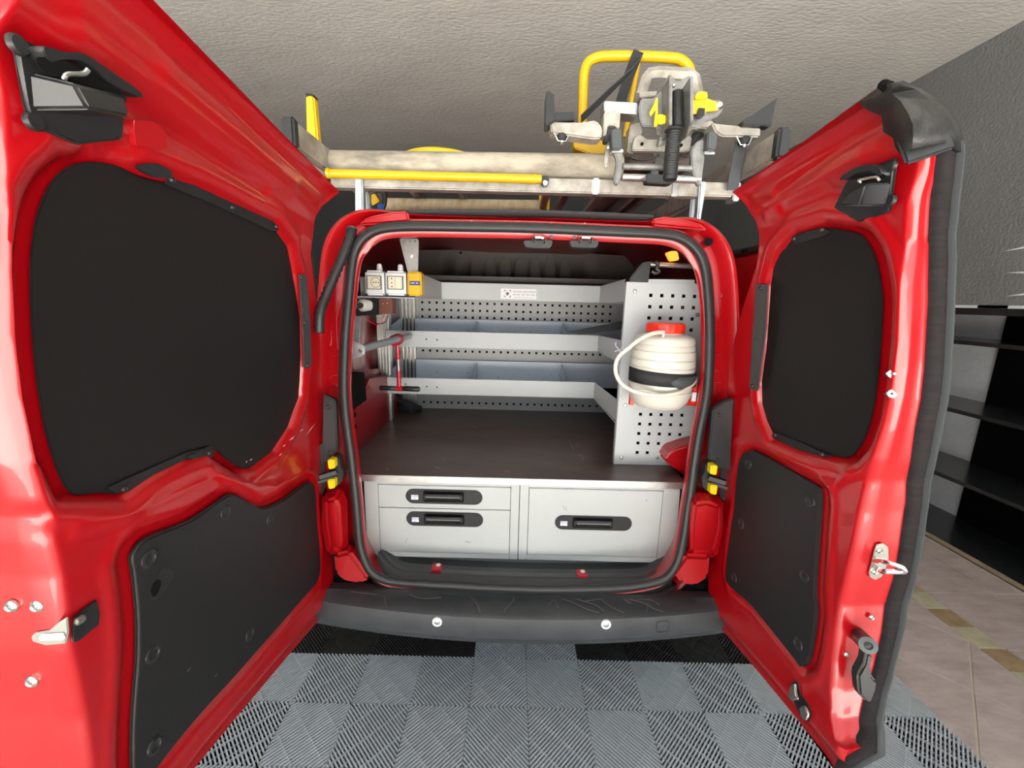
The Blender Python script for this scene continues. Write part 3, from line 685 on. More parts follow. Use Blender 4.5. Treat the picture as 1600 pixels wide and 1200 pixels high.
win_R = [(1238,370),(1287,356),(1334,363),(1350,369),(1363,387),(1373,412),(1381,459),(1381,490),(1378,544),(1372,606),(1364,653),(1350,691),(1331,713),(1303,712),(1250,700),(1206,682),(1194,655),(1187,631),(1186,600),(1190,568),(1195,530),(1200,445),(1206,422),(1216,399)]
low_R = [(1156,747),(1162,716),(1175,705),(1190,708),(1275,755),(1285,766),(1287,785),(1284,825),(1278,919),(1280,956),(1275,1000),(1267,1034),(1256,1041),(1246,1027),(1178,944),(1146,916),(1139,894),(1147,825),(1152,795)]
fyR = lambda z: float(np.interp(z, [q[1] for q in F0], [q[0] for q in F0]))
def eR(px, py, dy=0.0):
    Y = 0.66
    for _ in range(14): Y = fyR(min(onY(px, py, Y).z, FT[1])) - 0.0065 + dy
    return onY(px, py, Y)
eo = [eR(x, y) for x, y in ((1312,1200),(1319,1188),(1341,1131),(1369,1044),(1381,991),(1400,903),(1413,825),(1419,787),(1420,762),(1424,735),(1434,669),(1447,591),(1453,497),(1455,475),(1456,381),(1458,312),(1463,287),(1466,256),(1466,225),(1462,200),(1445,172),(1415,148),(1392,134))]
ez = [p.z for p in eo]; exx = [p.x for p in eo]
edgeR = lambda z: float(np.interp(z, ez, exx))
gr = [(yz([(1145,690),(1180,696),(1240,735),(1300,760),(1330,740)], R), 0.010, 0.004), (yz([(1215,325),(1290,300),(1325,310)], R), 0.012, -0.006),
      (yz([(1200,300),(1290,230),(1370,180)], R), 0.012, -0.006), (yz([(1190,330),(1260,285),(1330,240)], R), 0.016, 0.004)]
doorR = make_door(R, 'rear_door', 'narrow right rear door, edged with a black rubber weatherstrip', H, T0, B0, F0, yz(win_R, R), yz(low_R, R), edgeR, gr)
cov = plate(win_R, R, -0.014, 0.003, 'window_cover', 'cover_black', doorR)
cov['label'] = 'matt black blanking board in the right door window'
plate([(1183,444),(1201,444),(1197,520),(1185,611),(1172,608),(1176,530)], R, 0.006, 0.002, 'fixing_strip', 'strip_grey', doorR, raw=True)
plate([(1238,371),(1246,366),(1288,355),(1300,362),(1290,368),(1244,382)], R, -0.009, 0.002, 'fixing_strip', 'trim_black', doorR, raw=True)
plate([(1206,679),(1213,676),(1250,690),(1290,708),(1303,712),(1290,716),(1240,700),(1208,684)], R, -0.009, 0.002, 'fixing_strip', 'trim_black', doorR, raw=True)
for q in ((1189,450),(1182,528),(1176,603)): screw(surf(*q, R, 0.008), (-1,0,0), 0.0045, doorR, 'plastic_black')
for q in ((1241,373),(1285,359),(1212,680),(1285,710)): screw(surf(*q, R, -0.003), (-1,0,0), 0.0045, doorR, 'plastic_black')
for q in ((1275,541),(1289,543)): screw(surf(*q, R, -0.013), (-1,0,0), 0.003, doorR, 'paper')
for y in (584, 615):
    a = surf(1373, y, R, -0.014); MB().lathe(surf(1395, y, R, 0.002), a - surf(1395, y, R, 0.002), [(0.002,-0.006),(0.003,0),(0.0065,0.001),(0.007,0.005),(0.005,0.008),(0.0032,0.009),(0.003,0.024)], 12).build('hook_bolt', 'chrome', doorR)
plate(low_R, R, -0.006, 0.010, 'trim_panel', 'trim_black', doorR, k=6, bevel=0.004, seg=3)
for q in ((1170,724),(1267,783),(1159,818),(1148,903),(1258,900),(1248,1006)): clip_at(*q, R, 0.003, doorR)
# weatherstrip along the free edge
oo = [eR(x, y) for x, y in ((1296,1240),(1320,1205),(1353,1187),(1369,1137),(1391,1059),(1412,975),(1428,903),(1442,825),(1447,787),(1450,762),(1459,716),(1475,637),(1487,481),(1490,400),(1493,334),(1499,275),(1502,234),(1496,205))]
zz = np.linspace(0.48, eR(1466, 222).z, 70)
oz = [p.z for p in oo]; ox = [p.x for p in oo]
vs = []; v2 = []
for z in zz:
    y = fyR(z) - 0.004; a = edgeR(z); b = max(a + 0.012, float(np.interp(z, oz, ox))); c = a + (b - a) * 0.66
    vs += [(a - 0.004, y + 0.004, z), (a, y - 0.006, z), (a + (c-a)*0.5, y - 0.009, z), (c, y - 0.006, z), (c, y + 0.006, z)]
    v2 += [(c - 0.001, y + 0.004, z), (c, y - 0.006, z), (c + (b-c)*0.3, y - 0.013, z), (c + (b-c)*0.8, y - 0.010, z), (b, y, z), (b - 0.002, y + 0.010, z)]
def ladder(vs, k): 
    n = len(vs) // k; return MB().add(vs, [(i*k+j, i*k+(j+1) % k, (i+1)*k+(j+1) % k, (i+1)*k+j) for i in range(n-1) for j in range(k)] + [tuple(range(k)), tuple((n-1)*k + j for j in range(k))])
ladder(vs, 5).build('weatherstrip', 'rubber_worn', doorR, angle=60)
ladder(v2, 6).build('weatherstrip_lip', 'rubber_grey', doorR, angle=60)
# dusty black corner cap at the top of the free edge
capP = [surf(x, y, R, o) for x, y, o in ((1345,160,-.022),(1358,172,-.012),(1381,180,-.004),(1384,205,.002),(1399,214,.006),(1402,228,.006),(1410,240,.008))]
capQ = [surf(x, y, R, o) for x, y, o in ((1383,131,-.026),(1396,146,-.008),(1408,160,.004),(1420,180,.008),(1426,195,.010),(1427,212,.010),(1426,232,.009))]
capE = [eR(*q, -0.012) for q in ((1396,130),(1426,143),(1448,158),(1468,174),(1480,192),(1484,204),(1470,224))]
capF = [eR(*q, -0.004) for q in ((1408,130),(1435,142),(1462,158),(1484,178),(1496,200),(1502,222),(1500,240))]
n = len(capP); rows = [capP, capQ, capE, capF]; vs = [v for r_ in rows for v in r_]
fs = [(k*n+i, k*n+i+1, (k+1)*n+i+1, (k+1)*n+i) for k in range(3) for i in range(n-1)]
cm = MB().add(vs, fs)
capo = cm.build('corner_cap', 'dusty_plastic', doorR, fix=True, angle=60)
sd_ = capo.modifiers.new('th', 'SOLIDIFY'); sd_.thickness = 0.006; sd_.offset = 0
MB().bar(surf(1405, 232, R, 0.012), eR(1482, 205, -0.012), 0.05, 0.008, (0,-1,0.3)).build('corner_pad', 'plastic_black', doorR, bevel=0.003)
MB().cyl(surf(1380, 133, R, -0.03), surf(1390, 137, R, -0.018), 0.007, 12).build('cap_plug', 'dark_void', doorR)
# striker, stay handle, lower lock, screws on the edge face
sk = MB().prism([eR(*q, -0.002) for q in ((1364,862),(1368,850),(1378,848),(1386,854),(1387,875),(1383,885),(1376,900),(1366,905),(1357,900),(1356,893),(1361,875))], (0,-0.003,0)).build('striker_plate', 'zinc', doorR, bevel=0.001)
for q in ((1374,860),(1366,893)): screw(eR(*q, -0.005), (0,-1,0), 0.0055, doorR, 'zinc')
a, b = eR(1364, 877, -0.005), eR(1379, 892, -0.005); c = eR(1384,892,-0.04); 
MB().tube(spline([eR(1366,876,-0.004), eR(1385,878,-0.03), eR(1410,887,-0.045), eR(1411,893,-0.045), eR(1380,893,-0.03), eR(1372,890,-0.004)], 6), 0.0045, 10).build('striker_loop', 'chrome', doorR)
for q in ((1361,964),(1322,1022)): screw(eR(*q, -0.002), (0,-1,0), 0.0055, doorR, 'zinc')
hb = eR(1341, 992, 0); hf = eR(1356, 1008, -0.045)
MB().cyl(hb, hf, 0.0135, 24, 0.0145).build('stay_handle_boss', 'plastic_black', doorR)
MB().lathe(hf, hf - hb, [(0.0145,-0.001),(0.0145,0.002),(0.007,0.003),(0.006,0.0),(0.003,0.0)], 24).build('boss_cap', 'rubber_grey', doorR)
MB().prism([eR(*q, -0.022) for q in ((1341,1004),(1352,1012),(1348,1030),(1350,1044),(1358,1052),(1356,1065),(1349,1083),(1342,1084),(1330,1072),(1327,1042),(1337,1024))], (0,-0.020,0)).build('stay_handle', 'plastic_black', doorR, bevel=0.004, seg=3)
lp = [surf(*q, R, 0.002) for q in ((1236,1066),(1246,1064),(1250,1085),(1262,1100),(1268,1118),(1262,1128),(1250,1118),(1238,1092))]
MB().prism(lp, (0.004,0,0)).build('lower_lock', 'plastic_black', doorR, bevel=0.001)
for pts in ([(1238,1070),(1246,1066),(1248,1086),(1252,1094),(1240,1096),(1234,1088)], [(1252,1104),(1262,1102),(1268,1118),(1263,1127),(1254,1122)]):
    MB().prism([surf(*q, R, 0.006) for q in pts], (-0.006,0,0)).build('lock_catch', 'zinc', doorR, bevel=0.003, seg=3)
latch_box(R, [(1406,246),(1398,248),(1378,256),(1330,280),(1326,285),(1306,325),(1346,348),(1395,331)], [(1396,284),(1387,322),(1354,286),(1344,322)], [(1326,302),(1308,321),0.05], [((1345,286),0.022),((1343,281),0.024),((1368,277),0.024),((1374,282),0.022)], doorR, [(1393,258),(1392,313)])
plate([(1340,284),(1348,274),(1372,270),(1384,274),(1382,280),(1352,286)], R, 0.018, 0.001, 'latch_slot', 'dark_void', doorR, bevel=0)
plate([(1325,281),(1332,273),(1352,262),(1378,257),(1390,264),(1392,274),(1386,274),(1374,268),(1350,272),(1338,280)], R, 0.006, 0.014, 'latch_cowl', 'plastic_black', doorR, bevel=0.004, seg=3)

# scratches in the blanking boards and the paint
def scratches(side, off, parent, lines, material):
    mb = MB()
    for (x0, y0, x1, y1, wd) in lines:
        mb.prism([surf(x0, y0, side, off), surf((x0+x1)/2, (y0+y1)/2 + wd*2.2, side, off), surf(x1, y1, side, off), surf((x0+x1)/2, (y0+y1)/2 - wd*0.5, side, off)], (-side*0.0004, 0, 0))
    o = mb.build('scratches', material, parent); o['kind'] = 'stuff'
scratches(L, -0.0109, doorL, ((126,413,130,409,1),(182,538,187,541,.6),(265,603,276,602,.6),(266,552,270,550,.6),(404,659,410,653,.7),(375,550,392,544,.3),(380,485,396,490,.3),(210,281,213,284,.7),(160,452,168,450,.3),(338,515,342,518,.4)), 'scratch')
scratches(L, 0.0052, doorL, ((442,698,446,694,.5),(452,688,460,682,.5),(468,674,474,670,.5),(478,680,492,662,.3),(436,712,440,708,.5),(384,722,386,720,.8),(390,719,394,717,.6)), 'paper')
scratches(L, 0.0042, doorL, ((300,1030,318,1008,.5),(305,1016,312,1010,.5),(292,1050,298,1042,.5),(335,1058,340,1052,.4),(370,935,398,908,.2),(410,890,445,862,.2)), 'scratch')
scratches(R, -0.0109, doorR, ((1203,541,1222,533,.5),(1222,533,1238,543,.5),(1230,500,1254,507,.4),(1218,490,1226,495,.4),(1355,476,1357,486,.5),(1357,575,1363,580,.5),(1304,648,1313,655,.6),(1228,408,1230,422,.5),(1230,422,1242,416,.4)), 'scratch')

# ------------------------------------------------------------ small print too fine to read: rows of short strokes
def print_marks(xa, xb, y, zc, h, pitch, material, parent):
    mb = MB(); x = xa; k = 0
    while x < xb:
        wd = pitch * (0.35 + 0.3 * ((k * 7) % 5) / 5); hh = h * (0.55 + 0.4 * ((k * 5) % 4) / 4)
        if k % 6 != 5: mb.box(x, min(x + wd, xb), y - 0.0003, y + 0.0003, zc - hh / 2, zc + hh / 2)
        x += pitch; k += 1
    o = mb.build('small_print', material, parent); o['kind'] = 'stuff'; return o

# ------------------------------------------------------------ drawer cabinet
YD = 1.22
A = lambda px, py, Y=YD: onY(px, py, Y)
cab = thing('drawer_cabinet', 'light grey steel cabinet with three drawers under the brown worktop', 'cabinet', (0.04, 1.5, 0.53))
fr = MB()
zt, zb = 0.792, 0.531
xl, xr = A(568,745).x, A(1064,757).x
xm1, xm2 = A(810.7,800).x, A(811.7,800).x
drw = [((592,759),(797,762),(797,796),(592,792)), ((593,793),(797,797),(797,866),(595,860)), ((827,764),(1035,768),(1030,872),(825,866))]
def rect(q): P = [A(*c) for c in q]; return min(p.x for p in P), max(p.x for p in P), min(p.z for p in P), max(p.z for p in P)
R1, R2, R3 = [rect(q) for q in drw]
R1 = (R1[0], R1[1], A(700,795).z + 0.0012, R1[3]); R2 = (R1[0], R1[1], A(700,863).z, R1[2] - 0.0024)
R3 = (A(826,800).x, A(1033,800).x, A(930,868).z, A(930,765).z)
# face frame with openings, drawn as bars
MB().box(xl, R1[0]-0.0015, YD, YD+0.02, zb, zt).build('side_stile', 'cabinet_grey', cab, bevel=0.001)
MB().box(R1[1]+0.0015, xm1, YD, YD+0.02, zb, zt).build('middle_stile', 'cabinet_grey', cab, bevel=0.001)
MB().box(xm2, R3[0]-0.0015, YD, YD+0.02, zb, zt).build('middle_stile', 'cabinet_grey', cab, bevel=0.001)
MB().prism([(R3[1]+0.0015, YD, zb),(A(1038,878).x-0.002, YD, zb),(A(1055,860).x, YD, zb+0.04),(xr, YD, zt),(R3[1]+0.0015, YD, zt)], (0,0.02,0)).build('side_stile', 'cabinet_grey', cab, bevel=0.001)
MB().box(R1[0]-0.001, R1[1]+0.001, YD, YD+0.02, R1[3]+0.0015, zt).build('top_rail', 'cabinet_grey', cab, bevel=0.001)
MB().box(R1[0]-0.001, R1[1]+0.001, YD, YD+0.02, zb, R2[2]-0.0015).build('bottom_rail', 'cabinet_grey', cab, bevel=0.001)
MB().box(R3[0]-0.001, R3[1]+0.001, YD, YD+0.02, R3[3]+0.0015, zt).build('top_rail', 'cabinet_grey', cab, bevel=0.001)
MB().box(R3[0]-0.001, R3[1]+0.001, YD, YD+0.02, zb, R3[2]-0.0015).build('bottom_rail', 'cabinet_grey', cab, bevel=0.001)
MB().box(xl+0.03, xr-0.03, YD+0.03, 2.0, zb, zt).build('carcass', 'dark_void', cab)
def drawer(R, hx, hy, label, bar_w):
    d = MB().box(R[0], R[1], YD - 0.001, YD + 0.018, R[2], R[3]).build('drawer', 'cabinet_grey', cab, bevel=0.0012)
    d['label'] = label
    c = A(hx, hy, YD - 0.001); hwid = A(hx + 60, hy, YD).x - c.x; hh = 0.0245
    pts = []
    for a in np.linspace(math.pi/2, 3*math.pi/2, 13): pts.append((c.x - hwid + hh + math.cos(a)*hh, c.y, c.z + math.sin(a)*hh))
    for a in np.linspace(-math.pi/2, math.pi/2, 13): pts.append((c.x + hwid - hh + math.cos(a)*hh, c.y, c.z + math.sin(a)*hh))
    MB().prism(pts, (0,-0.003,0)).build('handle_plate', 'trim_black', d, bevel=0.0012)
    hb = A(hx - 1, hy, YD - 0.004); w2 = bar_w
    rp = []
    for sx_, sz_, a0 in ((1,1,0),(-1,1,90),(-1,-1,180),(1,-1,270)):
        for a in range(0, 91, 18): rp.append((hb.x + sx_*(w2-0.006) + 0.006*math.cos(math.radians(a0+a)), c.y - 0.0032, hb.z + sz_*0.012 + 0.006*math.sin(math.radians(a0+a))))
    MB().prism(rp, (0,-0.0006,0)).build('handle_recess', 'dark_void', d)
    path = []
    MB().tube([(hb.x - w2 + 0.010, c.y - 0.011, hb.z + 0.002), (hb.x + w2 - 0.010, c.y - 0.011, hb.z + 0.002)], 0.0115, 16, r2=0.0085, up=(0,0,1)).build('handle_bar', 'gloss_black', d, bevel=0.002, angle=50)
    for s_ in (-1, 1): MB().box(hb.x + s_*(w2-0.008)-0.004, hb.x + s_*(w2-0.008)+0.004, c.y-0.014, c.y-0.003, hb.z-0.010, hb.z+0.011).build('handle_end', 'plastic_black', d, bevel=0.003)
    l = A(hx - 46, hy + 1, YD - 0.0045)
    st = MB().box(l.x-0.0110, l.x+0.0110, l.y-0.0004, l.y+0.001, l.z-0.0075, l.z+0.0075).build('label_sticker', 'paper', d)
    MB().box(l.x-0.0110, l.x+0.0110, l.y-0.0006, l.y, l.z+0.0005, l.z+0.0060).build('sticker_band', 'lilac', d)
    print_marks(l.x-0.006, l.x+0.005, l.y-0.0007, l.z-0.0038, 0.0030, 0.0022, 'ink_grey', d)
drawer(R1, 694, 776, 'shallow top left drawer', 0.0635)
drawer(R2, 695, 811, 'deeper drawer below the shallow one', 0.0635)
drawer(R3, 927, 817, 'single deep drawer on the right', 0.0635)
mk = MB()
for (x0,y0,x1,y1) in ((880,790,882,797),(884,791,885,798),(633,848,637,841),(727,846,735,848),(1010,780,1010,784)):
    mk.bar(A(x0,y0,YD-0.0012), A(x1,y1,YD-0.0012), 0.0006, 0.0012)
o = mk.build('scuff_marks', 'ink_grey', cab); o['kind'] = 'stuff'
# worktop
wt = thing('worktop', 'dark brown scratched phenolic board lying on the grey drawer cabinet', 'worktop', (0.04, 1.6, 0.793))
wl, wr = A(562,742).x, A(1071,752).x
MB().prism([(wl,1.215,0.793),(wr,1.215,0.793),(wr+0.005,1.34,0.793),(0.62,1.36,0.793),(0.62,2.05,0.793),(-0.60,2.05,0.793),(-0.60,1.34,0.793)], (0,0,0.0205)).build('board', 'worktop', wt, bevel=0.001)
MB().box(wl-0.003, wr+0.003, 1.2105, 1.2150, 0.793, 0.8145).build('edge_trim', 'alu', wt, bevel=0.001)
sc = MB()
for (x0,y0,x1,y1) in ((889,688,896,702),(736,664,744,670),(898,697,903,693),(680,730,688,732),(602,732,608,733),(690,717,694,718),(789,736,796,738),(822,662,826,662),(905,709,908,713),(910,720,912,714),(790,662,793,663),(657,658,661,659)):
    sc.bar(onZ(x0,y0,0.8137), onZ(x1,y1,0.8137), 0.0022, 0.0006)
o = sc.build('scratches', 'wood', wt); o['kind'] = 'stuff'

# ------------------------------------------------------------ perforated plates
def perforated(x0, x1, z0, z1, Y, holes_x, holes_z, hs, th, name, material, parent, skip=None, zline=None, outline=None):
    xs = sorted({x0, x1} | {x - hs/2 for x in holes_x} | {x + hs/2 for x in holes_x}); zs = sorted({z0, z1} | {z - hs/2 for z in holes_z} | {z + hs/2 for z in holes_z})
    hx = [round(x - hs/2, 6) for x in holes_x]; hz = [round(z - hs/2, 6) for z in holes_z]; mb = MB()
    vid = {}; vs = []; fs = []
    def V(i, k, b):
        if (i,k,b) not in vid: vid[(i,k,b)] = len(vs); vs.append((xs[i], Y + b*th, zs[k]))
        return vid[(i,k,b)]
    def hole(i, k):
        return 0 <= i < len(xs)-1 and 0 <= k < len(zs)-1 and round(xs[i],6) in hx and round(zs[k],6) in hz and not (skip and skip(hx.index(round(xs[i],6)), hz.index(round(zs[k],6))))
    for i in range(len(xs)-1):
        for k in range(len(zs)-1):
            if hole(i, k):
                for (a, c, d, e) in ((i,k,i+1,k),(i+1,k,i+1,k+1),(i+1,k+1,i,k+1),(i,k+1,i,k)): fs.append((V(a,c,0),V(d,e,0),V(d,e,1),V(a,c,1)))
            else:
                fs.append((V(i,k,0),V(i+1,k,0),V(i+1,k+1,0),V(i,k+1,0))); fs.append((V(i,k,1),V(i,k+1,1),V(i+1,k+1,1),V(i+1,k,1)))
    n = len(vs); mb.add(vs, fs)
    return mb.build(name, material, parent, fix=False, angle=30)

# ------------------------------------------------------------ shelf unit across the cargo space
su = thing('shelf_unit', 'grey U-shaped steel shelf unit with three trays behind the brown worktop', 'shelf unit', (0.0, 1.9, 0.814))
YBK, YLP = 2.03, 1.78
B = lambda px, py: onY(px, py, YBK)
x0, x1 = B(637,473).x, B(637+11.32*28,478).x; hx = list(np.linspace(x0, x1, 29))
hz = [B(800,z_).z for z_ in (631.5, 551, 497.8, 487, 475.7)]
hz[2] = hz[4] - 2*(hz[4]-hz[3]) if False else hz[2]
perforated(-0.60, 0.62, 0.8145, 1.46, YBK, hx, hz, 0.0105, 0.002, 'perforated_back', 'back_grey', su)
MB().box(-0.62, 0.64, YBK + 0.02, YBK + 0.03, 0.8145, 1.40).build('back_hole_shade', 'dark_void', su)  # black sheet standing in for the shade behind the holes
def tray(name_label, lipL, lipR, lipLb, lipRb, backpx, armR, armL, ybase, divs, back_m='tray_sky_tint'):
    """lip corners on the front plane, the arm ends as (px top, px bottom, Y)."""
    a, b = onY(*lipL, YLP), onY(*lipR, YLP); c, d = onY(*lipRb, YLP), onY(*lipLb, YLP)
    zt = (a.z + b.z) / 2; zb = (c.z + d.z) / 2; zbk = onY(*backpx, YBK - 0.02).z
    t = MB().prism([(a.x, YLP, zt), (b.x, YLP, zt), (b.x, YLP, zb), (a.x, YLP, zb)], (0, 0.002, 0)).build('tray', 'grey_paint', su, bevel=0.0006)
    t['label'] = name_label
    MB().box(a.x, 0.60, YLP + 0.002, YBK - 0.02, zb, zb + 0.002).build('tray_floor', 'tray_sky_tint', t)
    bxl = onY(626, lipL[1], YBK - 0.02).x
    MB().box(bxl, 0.60, YBK - 0.022, YBK - 0.004, zb, zbk).build('tray_back', back_m, t)
    nd = MB()
    for k in range(26): nd.cyl((a.x + 0.03 + k*0.037, YBK-0.0225, zb + 0.03 + (0.01 if k % 3 == 0 else 0.028)), (a.x + 0.03 + k*0.037, YBK-0.021, zb + 0.03 + (0.01 if k % 3 == 0 else 0.028)), 0.0018 if k % 4 else 0.0028, 6)
    o = nd.build('rivet_holes', 'ink_grey', t); o['kind'] = 'stuff'
    for px in divs:
        x = onY(px, lipR[1], YBK - 0.03).x
        MB().prism([(x, YLP+0.01, zb+0.002), (x, YBK-0.022, zb+0.002), (x, YBK-0.022, zbk-0.006), (x, YBK-0.06, zbk-0.006), (x, YLP+0.01, zt-0.02)], (0.0025, 0, 0)).build('divider', 'tray_sky_tint', t)
    p = onY(*armR[0], armR[2]); q = onY(*armR[1], armR[2])
    MB().add([(b.x, YLP, zb), (p.x, p.y, q.z), (p.x, p.y, p.z), (b.x, YLP, zt), (b.x+0.002, YLP+0.002, zb), (p.x+0.002, p.y+0.002, q.z), (p.x+0.002, p.y+0.002, p.z), (b.x+0.002, YLP+0.002, zt)],
             [(0,1,2,3),(7,6,5,4),(0,4,5,1),(1,5,6,2),(2,6,7,3),(3,7,4,0)]).build('right_arm', 'grey_paint', t)
    MB().prism([(b.x, YLP, zb), (p.x, p.y, zb), (0.60, p.y, zb), (0.60, YBK-0.03, zb), (b.x, YBK-0.03, zb)], (0,0,0.002)).build('arm_floor', 'tray_sky_tint', t)
    if armL:
        p = onY(*armL[0], armL[2]); q = onY(*armL[1], armL[2])
        MB().hexa([(p.x,p.y,q.z),(a.x,YLP,zb),(a.x,YLP+0.002,zb),(p.x,p.y+0.002,q.z),(p.x,p.y,p.z),(a.x,YLP,zt),(a.x,YLP+0.002,zt),(p.x,p.y+0.002,p.z)]).build('left_arm', 'back_grey', t)
        MB().box(onY(554, 440, 1.45).x, p.x, p.y + 0.052, p.y + 0.054, q.z, p.z - 0.02).build('left_arm', 'back_grey', t)
        MB().prism([(p.x, p.y, zb), (a.x, YLP, zb), (a.x, YBK-0.03, zb), (-0.58, YBK-0.03, zb), (-0.58, p.y, zb)], (0,0,0.002)).build('arm_floor', 'tray_sky_tint', t)
    else:
        MB().hexa([(a.x,YLP,zb),(a.x+0.002,YLP,zb),(bxl+0.002,YBK-0.02,zb),(bxl,YBK-0.02,zb),(a.x,YLP,zt),(a.x+0.002,YLP,zt),(bxl+0.002,YBK-0.02,zbk),(bxl,YBK-0.02,zbk)]).build('tray_side', 'tray_sky_tint', t)
    return t, (a, b, c, d)
t3, _ = tray('lowest tray', (604,590), (929,597), (608,615), (928,622), (800,565), ((966,626),(963,659),1.385), None, 0, (745, 876))
t2, _ = tray('middle tray', (602,517), (935,523), (606,541), (933,549), (800,501), ((982,534),(975,573),1.385), None, 0, (745, 878))
t1, (ta, tb_, tc_, td_) = tray('top tray with a printed plate', (690,441), (938,447), (690,467), (937,473), (800,440), ((984,434),(984,472),1.385), ((648,424),(630,466),1.45), 0, (), 'bulkhead')  # dark bulkhead colour on the tray back paints its shadow
for (x, y) in ((666,530),(683,531),(667,604),(683,605),(634,600)): MB().cyl(onY(x,y,YLP-0.0005), onY(x,y,YLP+0.002), 0.0035, 10).build('rivet_hole', 'dark_void', t2 if y < 560 else t3)
# printed plate on the top tray: emblem and lettering
p0, p1 = onY(782.5,451,YLP-0.001), onY(838,467.5,YLP-0.001)
pl = MB().box(p0.x, p1.x, YLP-0.0015, YLP, p1.z-0.001, p0.z+0.001)
plo = pl.build('name_plate', 'paper', t1, bevel=0.0006)
ORIGIN[plo.name] = ORIGIN[su.name]
yp = YLP - 0.0018; ew = 0.026; ex, ez0 = p0.x + 0.028, (p0.z + p1.z) / 2
def dia(cx, cz, r, m_): MB().prism([(cx-r, yp, cz), (cx, yp, cz-r), (cx+r, yp, cz), (cx, yp, cz+r)], (0, 0.0006, 0)).build('emblem', m_, t1)
dia(ex, ez0, 0.0085, 'ink_gold')
for sx_ in (-1, 1):
    for sz_ in (-1, 1):
        cx, cz = ex + sx_*0.0145, ez0 + sz_*0.0145
        MB().prism([(cx, yp, cz), (cx - sx_*0.009, yp, cz), (cx - sx_*0.0075, yp, cz - sz_*0.0025), (cx - sx_*0.0025, yp, cz - sz_*0.0025), (cx - sx_*0.0025, yp, cz - sz_*0.0075), (cx, yp, cz - sz_*0.009)], (0, 0.0006, 0)).build('emblem_corner', 'ink_grey', t1)
cxm = (ex + 0.020 + p1.x) / 2
lettering('DAGGIO DE DONNO', 0.0098, (cxm, yp, ez0 + 0.0055), (1,0,0), (0,0,1), 'ink_grey', t1, 'plate_lettering', 'CENTER')
print_marks(cxm-0.050, cxm+0.050, yp+0.0002, ez0-0.003, 0.006, 0.0032, 'ink_grey', t1)
print_marks(cxm-0.042, cxm+0.040, yp+0.0002, ez0-0.0135, 0.0032, 0.0026, 'ink_grey', t1)
# aluminium uprights on the left
def upright(px0, px1, top, bot, Y, label=None):
    a, b = onY(px0, bot, Y), onY(px1, bot, Y); zt_ = onY(px0, top, Y).z; mb = MB(); wdt = b.x - a.x
    for k in range(4): mb.box(a.x + wdt*(k*0.25+0.02), a.x + wdt*(k*0.25+0.19), Y, Y+0.05, 0.8145, zt_)
    mb.box(a.x, b.x, Y+0.008, Y+0.045, 0.8145, zt_)
    return mb.build('upright', 'alu', su, bevel=0.001)
upright(594, 612, 462, 659, 1.80); upright(628, 651, 466, 640, 2.00)

# ------------------------------------------------------------ perforated end panel of the right rack
ep = thing('perforated_panel', 'light grey square-hole panel standing upright on the right of the worktop', 'panel', (0.45, 1.35, 0.814))
YP = 1.35
Pp = lambda px, py: onY(px, py, YP)
hx = [Pp(1017 + 17.2*k, 462).x for k in range(5)]; dz = Pp(1017,462).z - Pp(1017,479).z
hzt = [Pp(1040,462).z - dz*k for k in range(10)]
zlow = [Pp(1030,648).z, Pp(1030,663).z, Pp(1030,679).z, Pp(1030,695).z, Pp(1030,710).z]
hx = [Pp(1017,461).x + 0.0345*k for k in range(5)]
hz = sorted([Pp(1040,462).z - 0.0352*k for k in range(9)] + [zlow[0] - 0.0335*k for k in range(5)])
pan = perforated(0.351, 0.625, 0.8145, Pp(1000,441).z, YP, hx, hz, 0.0105, 0.002, 'plate', 'grey_paint', ep, skip=lambda i, k: k == 0 and i > 1)
MB().prism([Pp(980,440), (0.351, YP, 0.8145), (0.353, YP+0.022, 0.8145), (0.352, YP+0.022, 1.415)], (0.002,0,0)).build('side_flange', 'grey_paint', ep)
MB().box(0.36, 0.625, YP+0.018, YP+0.022, 0.8145, 1.33).build('panel_hole_shade', 'dark_void', ep)  # dark sheet added to make the plate's holes look shaded
for q in ((992,455),(977,633),(971,715),(1027,715),(1068,633),(1090,492)): MB().lathe(Pp(*q), (0,-1,0), [(0.0065,-0.001),(0.0065,0.001),(0.005,0.003),(0.002,0.0035)], 14).build('button_screw', 'alu', ep)
MB().prism([onY(*q, YP-0.002) for q in ((983,442),(985,434),(1004,410),(1018,408),(1013,443))], (0,0.06,0)).build('corner_moulding', 'plastic_black', ep, bevel=0.003)
MB().prism([onY(*q, YP+0.004) for q in ((1010,436),(1086,437),(1086,447),(1010,446))], (0,0.05,0)).build('top_rail', 'grey_paint', ep, bevel=0.002)
MB().cyl(onY(1015,413,YP+0.03), onY(1085,416,YP+0.03), 0.0085, 16).build('grab_rail', 'alu', ep)
MB().tube(spline([onY(*q, YP+0.018) for q in ((1023,409),(1028,412),(1026,420),(1030,424),(1024,427),(1018,424))], 5), 0.006, 8).build('rail_clip', 'plastic_black', ep)

